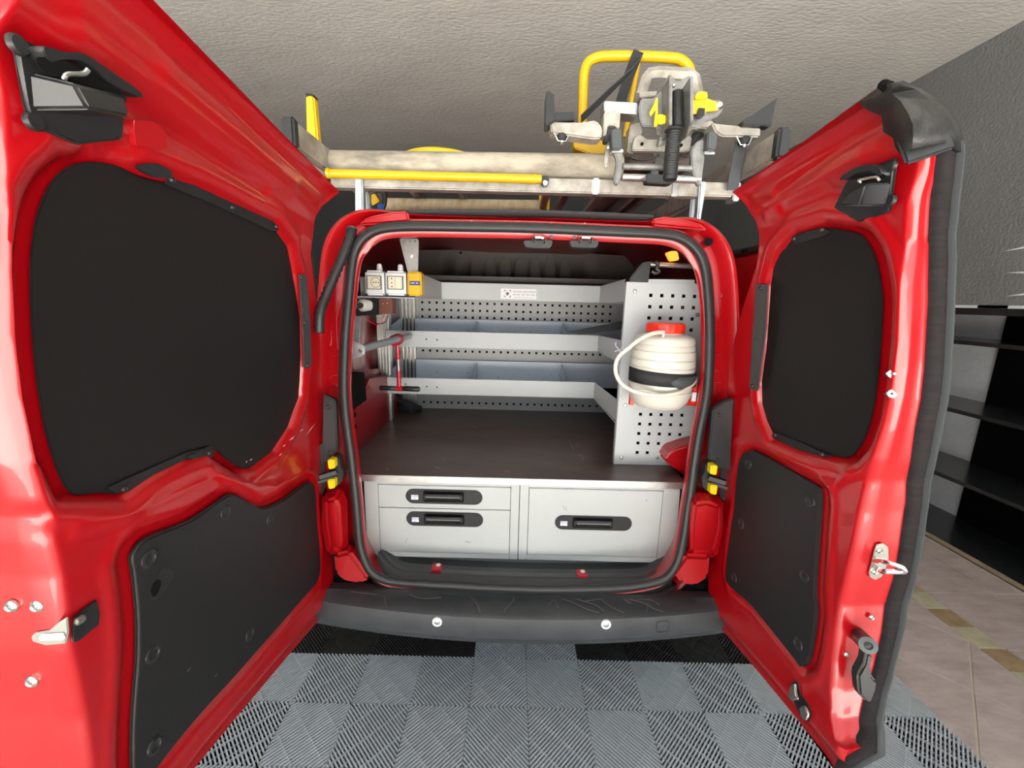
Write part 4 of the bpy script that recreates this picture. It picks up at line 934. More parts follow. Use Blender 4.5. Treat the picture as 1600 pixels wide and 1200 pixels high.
# ------------------------------------------------------------ water tank strapped to the panel
wc = thing('water_tank', 'white ribbed water tank with a red screw cap strapped to the grey perforated panel', 'water tank', onY(1034, 634, 1.24))
YW = 1.243
ax = onY(1034, 570, YW).x; zz_ = lambda py: onY(1034, py, YW).z
rad = lambda px: (onY(1034+px, 570, YW).x - ax)
prof = [(rad(30),zz_(634)),(rad(36),zz_(632.5)),(rad(43),zz_(624)),(rad(47),zz_(612)),(rad(47.5),zz_(607)),(rad(46.5),zz_(606)),(rad(48.2),zz_(603)),(rad(48.5),zz_(596)),(rad(46.6),zz_(594.5)),(rad(48.8),zz_(592)),(rad(49),zz_(572)),(rad(47.2),zz_(570.5)),(rad(49),zz_(569)),(rad(48.5),zz_(560)),(rad(46.4),zz_(558.5)),(rad(48.2),zz_(557)),(rad(47.5),zz_(547)),(rad(45.3),zz_(545.5)),(rad(47),zz_(544)),(rad(46),zz_(538)),(rad(44.2),zz_(536.5)),(rad(45.6),zz_(535)),(rad(44.5),zz_(529)),(rad(41),zz_(525)),(rad(34),zz_(522.5)),(rad(27),zz_(521)),(rad(26),zz_(514))]
tank = MB().lathe((ax, YW, 0), (0,0,1), prof, 56).build('tank_body', 'tank', wc, angle=45)
cp = MB(); n = 60; vs = []
for k, (h, r) in enumerate(((zz_(519.5), 27.5), (zz_(518), 28.5), (zz_(507), 28.5), (zz_(505), 27.5), (zz_(504), 24))):
    for i in range(n):
        t = 2*math.pi*i/n; rr_ = rad(r) * (1.02 if (i // 2) % 2 and 0 < k < 3 else 1); vs.append((ax + rr_*math.cos(t), YW + rr_*math.sin(t), h))
cp.add(vs, [(k*n+i, k*n+(i+1) % n, (k+1)*n+(i+1) % n, (k+1)*n+i) for k in range(4) for i in range(n)] + [tuple(range(4*n, 5*n)), tuple(range(n-1,-1,-1))])
cp.build('screw_cap', 'cap_red', wc, angle=30)
sp = MB(); vs = []
for i in range(41):
    t = math.radians(180 + i * 180/40); r = rad(49.6) ; u = i/40
    zb_, zt_ = zz_(597 - 3 + u*3), zz_(578 - 5 + 6*u)
    vs += [(ax + r*math.cos(t), YW + r*math.sin(t), zb_), (ax + r*math.cos(t), YW + r*math.sin(t), zt_)]
sp.add(vs, [(2*i, 2*i+2, 2*i+3, 2*i+1) for i in range(40)])
so = sp.build('strap', 'strap_black', wc, fix=False); md = so.modifiers.new('th', 'SOLIDIFY'); md.thickness = 0.002; md.offset = 1
sp = MB(); vs = []
for i in range(15):
    t = math.radians(268 + i * 70/14); r = rad(51); u = i/14; hgt = min(1, 0.25 + u*4)
    zc_ = zz_(588.5); h_ = 0.019 * hgt
    vs += [(ax + r*math.cos(t), YW + r*math.sin(t), zc_-h_), (ax + r*math.cos(t), YW + r*math.sin(t), zc_+h_*0.8)]
sp.add(vs, [(2*i, 2*i+2, 2*i+3, 2*i+1) for i in range(14)])
so = sp.build('strap_tongue', 'strap_grey', wc, fix=False); md = so.modifiers.new('th', 'SOLIDIFY'); md.thickness = 0.002; md.offset = 1
MB().tube(spline([onY(*q, y) for q, y in (((1036,519),1.175),((1020,521),1.16),((1000,530),1.16),((982,544),1.16),((968,556),1.165),((962,570),1.165),((964,588),1.16),((976,604),1.15),((1000,614),1.14),((1030,618),1.135),((1060,614),1.14),((1079,603),1.17),((1086,592),1.20),((1080,578),1.22))], 6), 0.0058, 12).build('hose', 'hose', wc, angle=60)
MB().cyl(onY(1036,527,1.172), onY(1037,517,1.172), 0.004, 10).build('hose_nipple', 'tank', wc)
MB().cyl(onY(1084,592,1.20), onY(1085,600,1.20), 0.008, 14).build('hose_clamp', 'galv', wc)
tp = MB().box(-0.018, 0.018, -0.018, 0.018, -0.016, 0.016); c_ = onY(1077, 624, 1.26)
tp.v = [(c_.x+v[0]*1.1, c_.y+v[1], c_.z+v[2]) for v in tp.v]
tp.cyl(onY(1086,598,1.215), onY(1084,630,1.225), 0.0085, 14)
tp.build('tap', 'cap_red', wc, bevel=0.002)
MB().box(*[f(a_) for a_ in ((1082,1088),) for f in (lambda a_: onY(a_[0],618,1.205).x, lambda a_: onY(a_[1],618,1.205).x)], 1.205, 1.212, onY(1085,628,1.2).z, onY(1085,614,1.2).z).build('tap_label', 'paper', wc)
MB().box(onY(984,620,1.29).x, onY(990,620,1.29).x, 1.28, 1.30, onY(984,632,1.29).z, onY(984,614,1.29).z).build('holder', 'cap_red', wc)
wr_ = MB(); 
for P_ in ([(1012,501),(1000,512),(985,527),(975,540),(968,547)], [(968,547),(962,540),(963,534)], [(968,547),(960,549)], [(968,547),(972,556)], [(966,560),(968,580),(975,590),(980,600)]):
    wr_.tube(spline([onY(*q, 1.30) for q in P_], 4), 0.0012, 6)
wr_.build('string', 'lilac', wc)

# ------------------------------------------------------------ electrical boxes on the left
def socket(x0, y0, x1, y1, label, kind):
    Y = 1.44; a, b = onY(x0, y0, Y), onY(x1, y1, Y); t = thing('socket_box', label, 'socket', ((a.x+b.x)/2, Y+0.05, b.z))
    MB().box(a.x, b.x, Y, Y+0.06, b.z, a.z).build('housing', 'white_plastic', t, bevel=0.007, seg=3)
    w_, h_ = b.x - a.x, a.z - b.z
    MB().box(a.x+w_*0.10, b.x-w_*0.10, Y-0.0012, Y+0.002, b.z+h_*0.24, a.z-h_*0.20).build('window_frame', 'ink_grey', t, bevel=0.001)
    MB().box(a.x+w_*0.15, b.x-w_*0.15, Y-0.0022, Y+0.002, b.z+h_*0.265, a.z-h_*0.225).build('socket_face', 'ivory', t, bevel=0.001)
    cx, cz = (a.x+b.x)/2, b.z + h_*0.52
    if kind == 0:
        MB().tube([(cx + 0.006 + 0.016*math.cos(q), Y-0.0022, cz + 0.016*math.sin(q)) for q in np.linspace(0, 2*math.pi, 25)[:-1]], 0.0008, 6, True).build('socket_ring', 'ink_grey', t)
        for dx in (-0.002, 0.007, 0.016): MB().cyl((cx+dx, Y-0.0028, cz), (cx+dx, Y, cz), 0.0022, 10).build('pin_hole', 'ink', t)
    else:
        MB().box(cx-0.0004, cx+0.0004, Y-0.0026, Y, cz-0.020, cz+0.020).build('socket_split', 'ink_grey', t)
        for dz_ in (-0.013, 0.0, 0.013): MB().cyl((cx-0.011, Y-0.0028, cz+dz_), (cx-0.011, Y, cz+dz_), 0.0024, 10).build('pin_hole', 'ink', t)
    gx = a.x + w_*0.66
    MB().lathe((gx, Y+0.03, a.z), (0,0,1), [(0.010,-0.002),(0.010,0.010),(0.0085,0.011),(0.009,0.018),(0.006,0.023),(0.003,0.024)], 16).build('cable_gland', 'white_plastic', t)
    return t
socket(569, 422, 600, 462, 'left white socket box with a round outlet', 0)
socket(601, 423, 634, 462, 'white socket box with a vertical outlet, beside the yellow box', 1)
yb = thing('yellow_box', 'yellow plastic box with a blue label, right of the two white sockets', 'box', onY(647, 462, 1.46))
a, b = onY(635.5,424,1.435), onY(658.5,462.5,1.435)
MB().box(a.x, b.x, 1.435, 1.485, b.z, a.z).build('case', 'yellow', yb, bevel=0.005, seg=3)
c_ = onY(648, 442.5, 1.4345); MB().box(c_.x-0.017, c_.x+0.017, 1.4335, 1.4355, c_.z-0.0065, c_.z+0.0065).build('label_plate', 'ink_blue', yb, bevel=0.002)
print_marks(c_.x-0.0135, c_.x+0.0135, 1.4334, c_.z+0.0004, 0.005, 0.003, 'paper', yb)
br = tag(MB().prism([onY(*q, 1.50) for q in ((624,374),(627,372),(652,373),(654,376),(653,426),(637,426))], (0,0.004,0)).build('hanging_bracket', 'alu', bevel=0.001, loc=onY(640,374,1.5)), 'white perforated metal bracket hanging from the roof above the yellow box', 'bracket')
for q in ((632,378),(641,377),(649,377),(644,401)): 
    o = MB().cyl(onY(*q,1.4995), onY(*q,1.503), 0.0045 if q[1] < 390 else 0.006, 12).build('slot_hole', 'ink_grey' if q[1] < 390 else 'white_plastic', br)
pw = thing('power_adapter', 'black power adapter with white plug and brown terminal block below the white sockets', 'adapter', onY(580, 495, 1.5))
MB().prism([onY(*q, 1.50) for q in ((554,467),(592,466),(592,492),(554,494))], (0,0.07,0)).build('adapter_case', 'plastic_black', pw, bevel=0.004)
rb = MB()
for k in range(7): q = onY(577.5+k*2, 478, 1.497); rb.box(q.x-0.001, q.x+0.001, 1.494, 1.50, onY(578,490,1.5).z, onY(578,470,1.5).z)
o = rb.build('cooling_fins', 'rubber', pw); o['kind'] = 'stuff'
MB().prism([onY(*q, 1.47) for q in ((592,466),(613,466),(613,491),(592,491))], (0,0.05,0)).build('terminal_block', 'brown_block', pw, bevel=0.002)
for q in ((599,474),(606,474)): screw(onY(*q,1.469), (0,-1,0), 0.003, pw)
MB().lathe(onY(566,477,1.47), (-0.55,-0.8,0), [(0.018,-0.03),(0.021,-0.012),(0.021,0.004),(0.016,0.010),(0.008,0.012)], 20).build('plug', 'tank', pw)
MB().cyl(onY(566,477,1.46), onY(553,480,1.40), 0.008, 12).build('plug_cable', 'rubber', pw)
for i, (P_, m_) in enumerate((([(572,494),(578,502),(588,507),(596,504),(603,492)], 'tool_red'), ([(580,492),(584,502),(592,506),(602,503),(607,492)], 'rubber'))):
    MB().tube(spline([onY(*q, 1.46 + 0.01*i) for q in P_], 5), 0.002, 6).build('loop_wire', m_, pw)

# ------------------------------------------------------------ support tube with a bracket, clamp hanging from it
tr = thing('support_tube', 'grey steel tube with a triangular end bracket, running to the middle shelf', 'tube', onY(556, 545, 1.27))
MB().cyl(onY(561,546,1.27), onY(640,525,1.75), 0.0125, 20).build('tube', 'galv', tr)
MB().prism([onY(*q, 1.255) for q in ((545,529),(552,532),(569,541),(570,553),(563,558),(547,563))], (0,0.003,0)).build('end_bracket', 'galv', tr, bevel=0.001)
MB().lathe(onY(563,548,1.254), (0,-1,0), [(0.006,-0.003),(0.006,0.001),(0.004,0.003)], 12).build('rivet', 'zinc', tr)
MB().bar(onY(558,497,1.33), onY(556,540,1.30), 0.02, 0.004, (0,1,0)).build('brace_strip', 'galv', tr)
cl = thing('screw_clamp', 'red clamp with black T-handle hanging from the grey tube', 'clamp', onY(622, 607, 1.62))
MB().lathe(onY(616,532,1.60), onY(634,526,1.70) - onY(616,532,1.60), [(0.014,-0.012),(0.020,-0.008),(0.022,0.0),(0.023,0.03),(0.019,0.05),(0.013,0.055)], 24).build('clamp_head', 'tool_red', cl, bevel=0.0)
MB().tube([onY(621,540,1.62), onY(622,558,1.62), onY(623,585,1.615), onY(624,608,1.61)], 0.0085, 14).build('clamp_shaft', 'tool_red', cl)
MB().cyl(onY(622,562,1.612), onY(623,580,1.606), 0.0065, 12).build('worn_shaft', 'alu', cl)
h0, h1 = onY(593,606,1.61), onY(656,608,1.61); hp = h1 - h0
MB().lathe(h0, hp, [(0.006,0.0),(0.0095,0.003),(0.0095,hp.length*0.40),(0.007,hp.length*0.42),(0.007,hp.length*0.58),(0.0105,hp.length*0.60),(0.0105,hp.length-0.006),(0.007,hp.length)], 20).build('handle_grip', 'plastic_black', cl, angle=50)
MB().cyl(onY(619,607,1.61), onY(629,607,1.61), 0.011, 16).build('handle_collar', 'tool_red', cl)
# folded black tool belt lying at the back left of the worktop
tbt = thing('tool_pouch', 'folded black webbing pouch lying on the worktop under the lowest tray', 'pouch', onZ(635, 648, 0.814))
MB().hexa([(onZ(618,640,0.8145)+Vector((0,0,0))), onZ(648,647,0.8145), onZ(655,640,0.8145), onZ(618,630,0.8145), onZ(614,640,0.8145)+Vector((0,0.02,0.075)), onZ(640,648,0.8145)+Vector((0,0.03,0.018)), onZ(652,640,0.8145)+Vector((0,0.02,0.02)), onZ(616,630,0.8145)+Vector((0,0.02,0.09))]).build('pouch_body', 'strap_grey', tbt, bevel=0.012, seg=4, angle=60)
c_ = onZ(646, 644, 0.8145)
MB().strip(spline([c_+Vector(v) for v in ((-0.06,0.0,0.05),(-0.02,-0.01,0.045),(0.02,0.0,0.025),(0.035,0.02,0.012),(0.02,0.05,0.010),(-0.03,0.05,0.02))], 6), 0.022, 0.003, (0,0,1)).build('belt_loop', 'strap_black', tbt)
MB().strip(spline([c_+Vector(v) for v in ((-0.10,0.0,0.07),(-0.05,-0.02,0.06),(-0.005,-0.025,0.03),(-0.01,-0.02,0.008))], 6), 0.03, 0.004, (0,1,0.3)).build('belt_strap', 'strap_grey', tbt)
MB().box(c_.x-0.015, c_.x+0.004, c_.y-0.012, c_.y-0.004, 0.828, 0.842).build('buckle', 'plastic_black', tbt, bevel=0.003)
# black strip resting in the middle tray
tag(MB().prism([onY(*q, 1.66) for q in ((889,519),(975,502),(976,514),(930,521),(905,522))], (0, 0.02, 0)).build('rubber_strip', 'strap_black', bevel=0.002, loc=onY(930,520,1.66)), 'black strip lying slanted in the right end of the middle tray', 'strip')

# ------------------------------------------------------------ roof rack and what it carries
YR = 1.35
K = lambda px, py, Y=YR: onY(px, py, Y)
rk = thing('roof_rack', 'aluminium roof rack with cross bars on the red van roof', 'roof rack', (0.04, 1.6, 1.60))
def crossbar(Y, xa, xb, z0, z1):
    cb = MB().box(xa, xb, Y, Y+0.045, z0, z1).build('cross_bar', 'alu_dirty', rk, bevel=0.004)
    return cb
zb0, zb1 = K(840,300).z, K(840,277.5).z
cb = crossbar(YR, -0.56, K(1147,292).x, zb0, zb1)
for px in (931, 1055):
    c = K(px, 290); MB().box(c.x-0.012, c.x+0.012, YR-0.004, YR+0.05, zb0-0.003, zb1+0.003).build('bar_clamp', 'alu', rk, bevel=0.004)
MB().box(K(1147,292).x, K(1152,292).x + 0.01, YR-0.002, YR+0.047, zb0-0.012, zb1+0.001).build('bar_end', 'alu', rk, bevel=0.003)
for px0, px1, t, b_, Y in ((554,566,277,345,YR-0.012), (567,576,300,340,YR+0.16), (1090,1101,283,346,YR-0.012), (1077,1087,302,345,YR+0.16)):
    p = K(px0, b_, Y); q = K(px1, t, Y); t0, t1 = K(px0+ (4 if px0 > 800 else 0), t, Y), K(px1 + (4 if px0 > 800 else 0), t, Y)
    MB().hexa([(p.x,Y,p.z-0.03),(p.x+(q.x-p.x)*0.9,Y,p.z-0.03),(p.x+(q.x-p.x)*0.9,Y+0.03,p.z-0.03),(p.x,Y+0.03,p.z-0.03),(t0.x,Y,t0.z),(t1.x,Y,t0.z),(t1.x,Y+0.03,t0.z),(t0.x,Y+0.03,t0.z)]).build('bar_foot', 'galv', rk, bevel=0.004)
for Y in (2.2, 3.0): crossbar(Y, -0.56, 0.66, 1.685, 1.73)
# side boards of the rack with black rounded ends
def side_board(px_end, px_in, py_t, py_b, Y, x_w, inner):
    a = onY(px_end, py_t, Y); b = onY(px_end, py_b, Y)
    s = inner
    MB().box(min(a.x, a.x + s*x_w), max(a.x, a.x + s*x_w), Y + 0.02, 3.4, b.z, a.z - 0.004).build('side_board', 'alu_dirty', rk, bevel=0.003)
    MB().box(a.x - 0.004 if s > 0 else a.x - x_w - 0.002, a.x + x_w + 0.002 if s > 0 else a.x + 0.004, Y, Y + 0.03, b.z - 0.002, a.z + 0.002).build('board_end', 'plastic_black', rk, bevel=0.006, seg=3)
side_board(1237, 1222, 198, 246, 1.16, 0.026, -1)
side_board(440, 450, 181, 228, 1.16, 0.026, 1)
for x in (0.10, 0.17, 0.42, 0.47, 0.30, -0.40, -0.22):
    MB().box(x, x+0.024, 1.42, 3.4, 1.735, 1.765).build('load_rail', 'alu_brown' if x in (0.17, 0.47) else 'alu_cast', rk, bevel=0.003)

# grey cardboard pipe lying across, thin yellow tube in front of it
pp = tag(MB().lathe(K(482,256,1.40), K(947,262,1.40) - K(482,256,1.40), [(0.020,0.004),(0.034,0.0),(0.0385,0.004)] + [(0.0385, 0.95*k/8 + 0.004) for k in range(1,9)] + [(0.036,0.966),(0.024,0.964)], 32).build('pipe', 'pipe', angle=50, loc=K(700,262,1.40)), 'dirty grey pipe lying across the roof rack beside the saw stand', 'pipe')
yt = thing('yellow_tube', 'thin yellow tube with black bolt end, lying along the front of the rear cross bar', 'tube', K(680, 276, 1.335))
MB().cyl(K(512,271,1.335), K(846,280,1.335), 0.0125, 20).build('tube', 'yellow', yt)
MB().cyl(K(511,271,1.335), K(516,271,1.335), 0.0145, 20).build('tube_collar', 'yellow', yt)
MB().cyl(K(833,279.5,1.335), K(838,280,1.335), 0.0140, 20).build('tube_collar', 'yellow', yt)
MB().prism([K(*q, 1.33) for q in ((845,276),(853,274),(859,277),(856,290),(848,291),(845,287))], (0,0.02,0)).build('tube_foot', 'plastic_black', yt, bevel=0.003)
MB().lathe(K(852,286,1.328), (0,-1,0), [(0.008,-0.002),(0.008,0.004),(0.005,0.006),(0.003,0.006)], 14).build('foot_bolt', 'chrome', yt)
yd = thing('cable_reel', 'round yellow reel whose rim shows above the grey pipe', 'reel', K(676, 262, 1.62))
c0 = K(676, 232, 1.63) + Vector((0, 0.17, 0))
MB().lathe(c0, (0,0,1), [(0.10,-0.062),(0.148,-0.060),(0.156,-0.054),(0.156,0.006),(0.150,0.012),(0.10,0.014),(0.06,0.010)], 48).build('reel_rim', 'yellow_bright', yd, bevel=0.0)
yp_ = thing('yellow_post', 'upright yellow steel post with a black cap at the left end of the rack', 'post', K(487, 236, 1.42))
MB().hexa([K(479,236,1.40),K(498,236,1.40),K(498,236,1.40)+Vector((0,.03,0)),K(479,236,1.40)+Vector((0,.03,0)),K(477,148,1.40),K(490,149,1.40),K(490,149,1.40)+Vector((0,.03,0)),K(477,148,1.40)+Vector((0,.03,0))]).build('post', 'yellow', yp_, bevel=0.005, seg=3)
MB().hexa([K(476.5,148,1.398),K(490.5,149,1.398),K(490.5,149,1.398)+Vector((0,.034,0)),K(476.5,148,1.398)+Vector((0,.034,0)),K(477,145,1.398),K(489,146,1.398),K(489,146,1.398)+Vector((0,.034,0)),K(477,145,1.398)+Vector((0,.034,0))]).build('post_cap', 'plastic_black', yp_, bevel=0.002)
MB().lathe(K(476,216,1.395), (0,-1,0), [(0.017,-0.004),(0.017,0.003),(0.012,0.005),(0.009,0.003),(0.004,0.004)], 24).build('hinge_ring', 'yellow', yp_)
MB().lathe(K(476,216,1.390), (0,-1,0), [(0.008,-0.002),(0.008,0.005),(0.004,0.007)], 16).build('hinge_bolt', 'chrome', yp_)
MB().prism([K(*q, 1.41) for q in ((476,228),(484,225),(484,238),(478,236))], (0,0.02,0)).build('hinge_arm', 'yellow', yp_, bevel=0.002)
# second, tan pipe and its strap on the roof
tag(MB().lathe(K(602,319,1.75), K(823,322,1.75) - K(602,319,1.75), [(0.010,0.0),(0.021,0.0),(0.0225,0.003),(0.0225,0.60),(0.021,0.603),(0.012,0.601)], 28).build('pipe', 'pipe_tan', loc=K(700,318,1.75), angle=50), 'tan pipe lying on the van roof below the rear cross bar', 'pipe')
rs = thing('ratchet_strap', 'ratchet strap with yellow, black and blue pieces beside the left rack foot', 'strap', K(592, 315, 1.60))
MB().strip([K(574,300,1.60),K(582,308,1.60),K(588,318,1.60)], 0.028, 0.004, (0.5,0,0.4)).build('strap_web', 'yellow', rs)
MB().tube(spline([K(*q, 1.60) for q in ((577,302),(586,298),(597,298),(601,306),(600,320),(596,327))], 5), 0.010, 8, r2=0.008).build('ratchet_handle', 'plastic_black', rs)
MB().strip([K(578,305,1.61),K(584,314,1.61),K(590,325,1.61)], 0.02, 0.004, (0.5,0,0.4)).build('strap_tail', 'strap_black', rs)
MB().prism([K(*q, 1.59) for q in ((590,318),(600,318),(599,328),(589,327))], (0,0.02,0)).build('blue_tag', 'blue', rs, bevel=0.002)

# yellow U-shaped hand truck frame
ht = thing('hand_truck', 'yellow hand truck with a U-shaped tube handle standing behind the saw stand', 'hand truck', K(990, 225, 1.66))
YH = 1.66
MB().tube(spline([K(*q, YH) for q in ((909,212),(911,170),(912,130),(914,110),(920,97),(933,90),(950,88),(1000,88),(1045,90),(1062,93),(1074,102),(1079,115),(1080,150),(1079,212))], 6), 0.0165, 16).build('tube_frame', 'yellow', ht, angle=60)
MB().tube([K(*q, YH+0.02) for q in ((997,96),(987,150),(977,215))], 0.010, 12).build('brace', 'yellow', ht)
MB().prism([K(*q, YH-0.05) for q in ((897,213),(945,212),(952,222),(943,243),(925,242),(897,231))], (0,0.06,0)).build('foot_plate', 'yellow', ht, bevel=0.004)
for px in (845, 856):
    MB().cyl(K(px + (0 if px < 850 else 8) - (0 if px < 850 else 8), 303, 1.9), K(px, 328, 1.9), 0.008, 10).build('lower_rod', 'yellow', ht)
# black straps over the hand truck
tag(MB().strip([K(998,80,YH-0.02),K(993,92,YH-0.022),K(983,118,YH-0.02),K(974,146,YH-0.01),K(966,172,YH)], 0.036, 0.003, (1,0,0.25)).build('tie_strap', 'strap_black', loc=K(990,90,YH)), 'black tie strap hanging steeply from the top of the yellow handle', 'strap')
tag(MB().strip([K(997,96,YH-0.024),K(985,112,1.56),K(950,145,1.52),K(908,186,1.49)], 0.028, 0.003, (0.6,0,0.8)).build('tie_strap', 'strap_grey', loc=K(950,145,1.55)), 'dark grey tie strap slanting down left from the yellow handle', 'strap')

# ------------------------------------------------------------ folding saw stand, folded up on the rack
ss = thing('saw_stand', 'folded aluminium saw stand with black grip and yellow levers on the roof rack', 'saw stand', K(1045, 280, 1.30))
YS = 1.28
Q = lambda px, py, Y=YS: onY(px, py, Y)
def pz(pts, Y, th, name, m_, bev=0.002, seg=2): return MB().prism([Q(*q, Y) for q in pts], (0, th, 0)).build(name, m_, ss, bevel=bev, seg=seg)
# long beams of the stand running forwards over the roof
for px, py, wd, ht_, m_ in ((1003,246,0.075,0.045,'alu_brown'), (1068,246,0.075,0.045,'alu_brown'), (1036,256,0.05,0.03,'alu_cast')):
    c = Q(px, py, 1.42); MB().box(c.x-wd/2, c.x+wd/2, 1.42, 2.75, c.z-ht_/2, c.z+ht_/2).build('beam', m_, ss, bevel=0.004)
MB().tube(spline([Q(*q, 1.40) for q in ((985,245),(1000,250),(1015,248),(1030,242))], 5), 0.003, 6).build('cable_loop', 'rubber', ss)
# left and right support arms with black work stops
arm = MB().prism([Q(*q, 1.27) for q in ((859,190),(908,191),(932,187),(942,200),(940,216),(928,217),(862,208))], (0,0.05,0)).build('support_arm', 'alu_dirty', ss, bevel=0.004, seg=3)
pz([(853,145),(856,141),(866,147),(867,171),(866,190),(858,193),(857,196),(852,196)], 1.26, 0.05, 'work_stop', 'plastic_black', 0.002)
pz([(866,175),(897,174),(898,187),(866,189)], 1.265, 0.045, 'stop_block', 'plastic_black', 0.002)
pz([(944,157),(997,160),(997,178),(963,176),(944,175)], 1.32, 0.06, 'cross_tube', 'alu', 0.003)
pz([(944,175),(970,176),(968,200),(963,200),(963,196),(950,196),(947,212),(942,212)], 1.30, 0.04, 'knuckle', 'alu_dirty', 0.002)
pz([(947,198),(963,197),(960,208),(950,222),(944,220)], 1.31, 0.03, 'knuckle_core', 'plastic_black', 0.002)
arm = MB().prism([Q(*q, 1.27) for q in ((1112,191),(1122,193),(1132,194),(1190,199),(1188,214),(1128,213),(1118,206))], (0,0.05,0)).build('support_arm', 'alu_dirty', ss, bevel=0.004, seg=3)
pz([(1158,191),(1178,178),(1216,152),(1212,163),(1205,197),(1176,198)], 1.265, 0.03, 'work_stop', 'plastic_black', 0.002)
pz([(1160,190),(1168,182),(1200,183),(1198,196),(1162,196)], 1.255, 0.03, 'stop_block', 'plastic_black', 0.002)
for cx, cy in ((878,212), (1163,218)):
    MB().lathe(Q(cx, cy-1, 1.285), (0,0,-1), [(0.014,-0.004),(0.016,0.0),(0.015,0.014),(0.010,0.018)], 18).build('clamp_knob', 'plastic_black', ss)
    MB().tube([Q(*q, 1.275) for q in ((cx-12,cy-5),(cx-6,cy+8),(cx+6,cy+9),(cx+13,cy-5))], 0.0022, 8).build('wire_bail', 'zinc', ss)
    MB().lathe(Q(cx, cy+9, 1.275), (0,0,-1), [(0.005,-0.002),(0.005,0.005),(0.003,0.007)], 12).build('bail_bolt', 'chrome', ss)
# black strap over the right side of the bar
tag(MB().strip([Q(1158,223,1.30),Q(1152,255,1.31),Q(1147,278,1.33),Q(1145,297,1.335)], 0.033, 0.003, (1,0,0.1)).build('tie_strap', 'strap_grey', loc=Q(1155,240,1.3)), 'dark tie strap hanging over the right end of the cross bar', 'strap')
# carrying loop and body plates
MB().tube([Q(*q, 1.40) for q in ((1002,148),(1010,122),(1016,114),(1030,112),(1080,115),(1086,120),(1092,150))], 0.010, 4, r2=0.016, up=(0,1,0)).build('carry_loop', 'alu_dirty', ss, bevel=0.002)
pz([(999,143),(1028,142),(1024,150),(1000,153)], 1.36, 0.06, 'loop_base', 'alu_dirty', 0.002)
lp_ = [(1002,153),(1022,153),(1034,140),(1046,115),(1049,116),(1049,170),(1047,192),(1040,205),(1028,212),(1026,199),(1004,197),(1000,185),(999,165)]
pz(lp_, 1.30, 0.012, 'left_plate', 'alu_cast', 0.003)
# two facing cheeks of the handle mount (they run in depth)
def cheek(px, pts, Y0, th, lean):
    P = []
    for (t, py) in pts: q = Q(px + lean * t, py, Y0); P.append(Vector((q.x, Y0 + t * 0.10, Q(px, py, Y0).z)))
    return MB().prism(P, (th, 0, 0)).build('handle_cheek', 'alu_cast', ss, bevel=0.002)
cheek(1046, [(0.0,116),(1.0,124),(1.0,205),(0.3,205),(0.0,195)], 1.24, 0.008, 0)
cheek(1079, [(0.0,118),(1.0,124),(1.0,205),(0.3,205),(0.0,190)], 1.24, 0.008, 0)
pz([(1047,117),(1057,126),(1062,126),(1078,117),(1080,135),(1080,195),(1070,206),(1052,206),(1046,195)], 1.34, 0.012, 'mount_back', 'alu_cast', 0.002)
pz([(1050,145),(1053,143),(1066,145),(1080,146),(1079,190),(1068,203),(1045,204),(1049,188)], 1.31, 0.025, 'grip_socket', 'plastic_black', 0.006, 3)
for q in ((1052,159),(1071,159),(1050,189),(1069,190),(1041,159),(1052,134),(1077,134)): screw(Q(*q, 1.308), (0,-1,0), 0.0055, ss, 'chrome')
MB().cyl(Q(1058,145,1.29), Q(1057,200,1.27), 0.0155, 20).build('grip_neck', 'plastic_black', ss)
gp = [Q(1053,203,1.255), Q(1051,230,1.25), Q(1049,258,1.25), Q(1046,284,1.252)]
mb = MB(); g_ = []
a, b = gp[0], gp[-1]
prof = [(0.018,-0.006),(0.0245,0.0),(0.0245,0.005),(0.0195,0.008)] + sum([[(0.0195,0.010+k*0.008),(0.0188,0.013+k*0.008),(0.0188,0.015+k*0.008),(0.0195,0.0165+k*0.008)] for k in range(17)], []) + [(0.020,0.152),(0.019,0.160),(0.012,0.165)]
L_ = (b - a).length; sc_ = L_ / 0.165
mb.lathe(a, b - a, [(r, h * sc_) for r, h in prof], 24).build('grip', 'rubber', ss, angle=50)
pz([(1011,272),(1013,271),(1048,274),(1056,280),(1052,286),(1045,288),(1012,286),(1009,284)], 1.25, 0.03, 'grip_foot', 'plastic_black', 0.004, 3)
# yellow levers
pz([(1026,152),(1028,152),(1028,195),(1025,198),(1022,197),(1025,170),(1017,182),(1015,176),(1022,163)], 1.275, 0.006, 'release_lever', 'yellow_bright', 0.001)
pz([(1028,178),(1038,178),(1042,182),(1042,190),(1038,194),(1028,193)], 1.265, 0.008, 'lever_tab', 'yellow_bright', 0.003)
pz([(1083,153),(1100,151),(1122,160),(1128,163),(1127,170),(1120,173),(1103,174),(1102,178),(1082,178)], 1.285, 0.006, 'release_lever', 'yellow', 0.001)
pz([(1086,150),(1092,142),(1104,142),(1107,146),(1106,153),(1086,154)], 1.275, 0.012, 'lever_tab', 'yellow_bright', 0.003)
pz([(1079,160),(1126,155),(1131,164),(1130,172),(1120,183),(1104,189),(1092,202),(1078,200)], 1.30, 0.010, 'right_plate', 'alu_cast', 0.003)
MB().lathe(Q(1124,165,1.283), (0,-1,0), [(0.010,-0.004),(0.010,0.003),(0.006,0.006),(0.003,0.005)], 18).build('pivot_bolt', 'chrome', ss)
pz([(1092,168),(1102,169),(1101,180),(1094,186),(1087,184)], 1.280, 0.004, 'lever_slot', 'trim_black', 0.001)
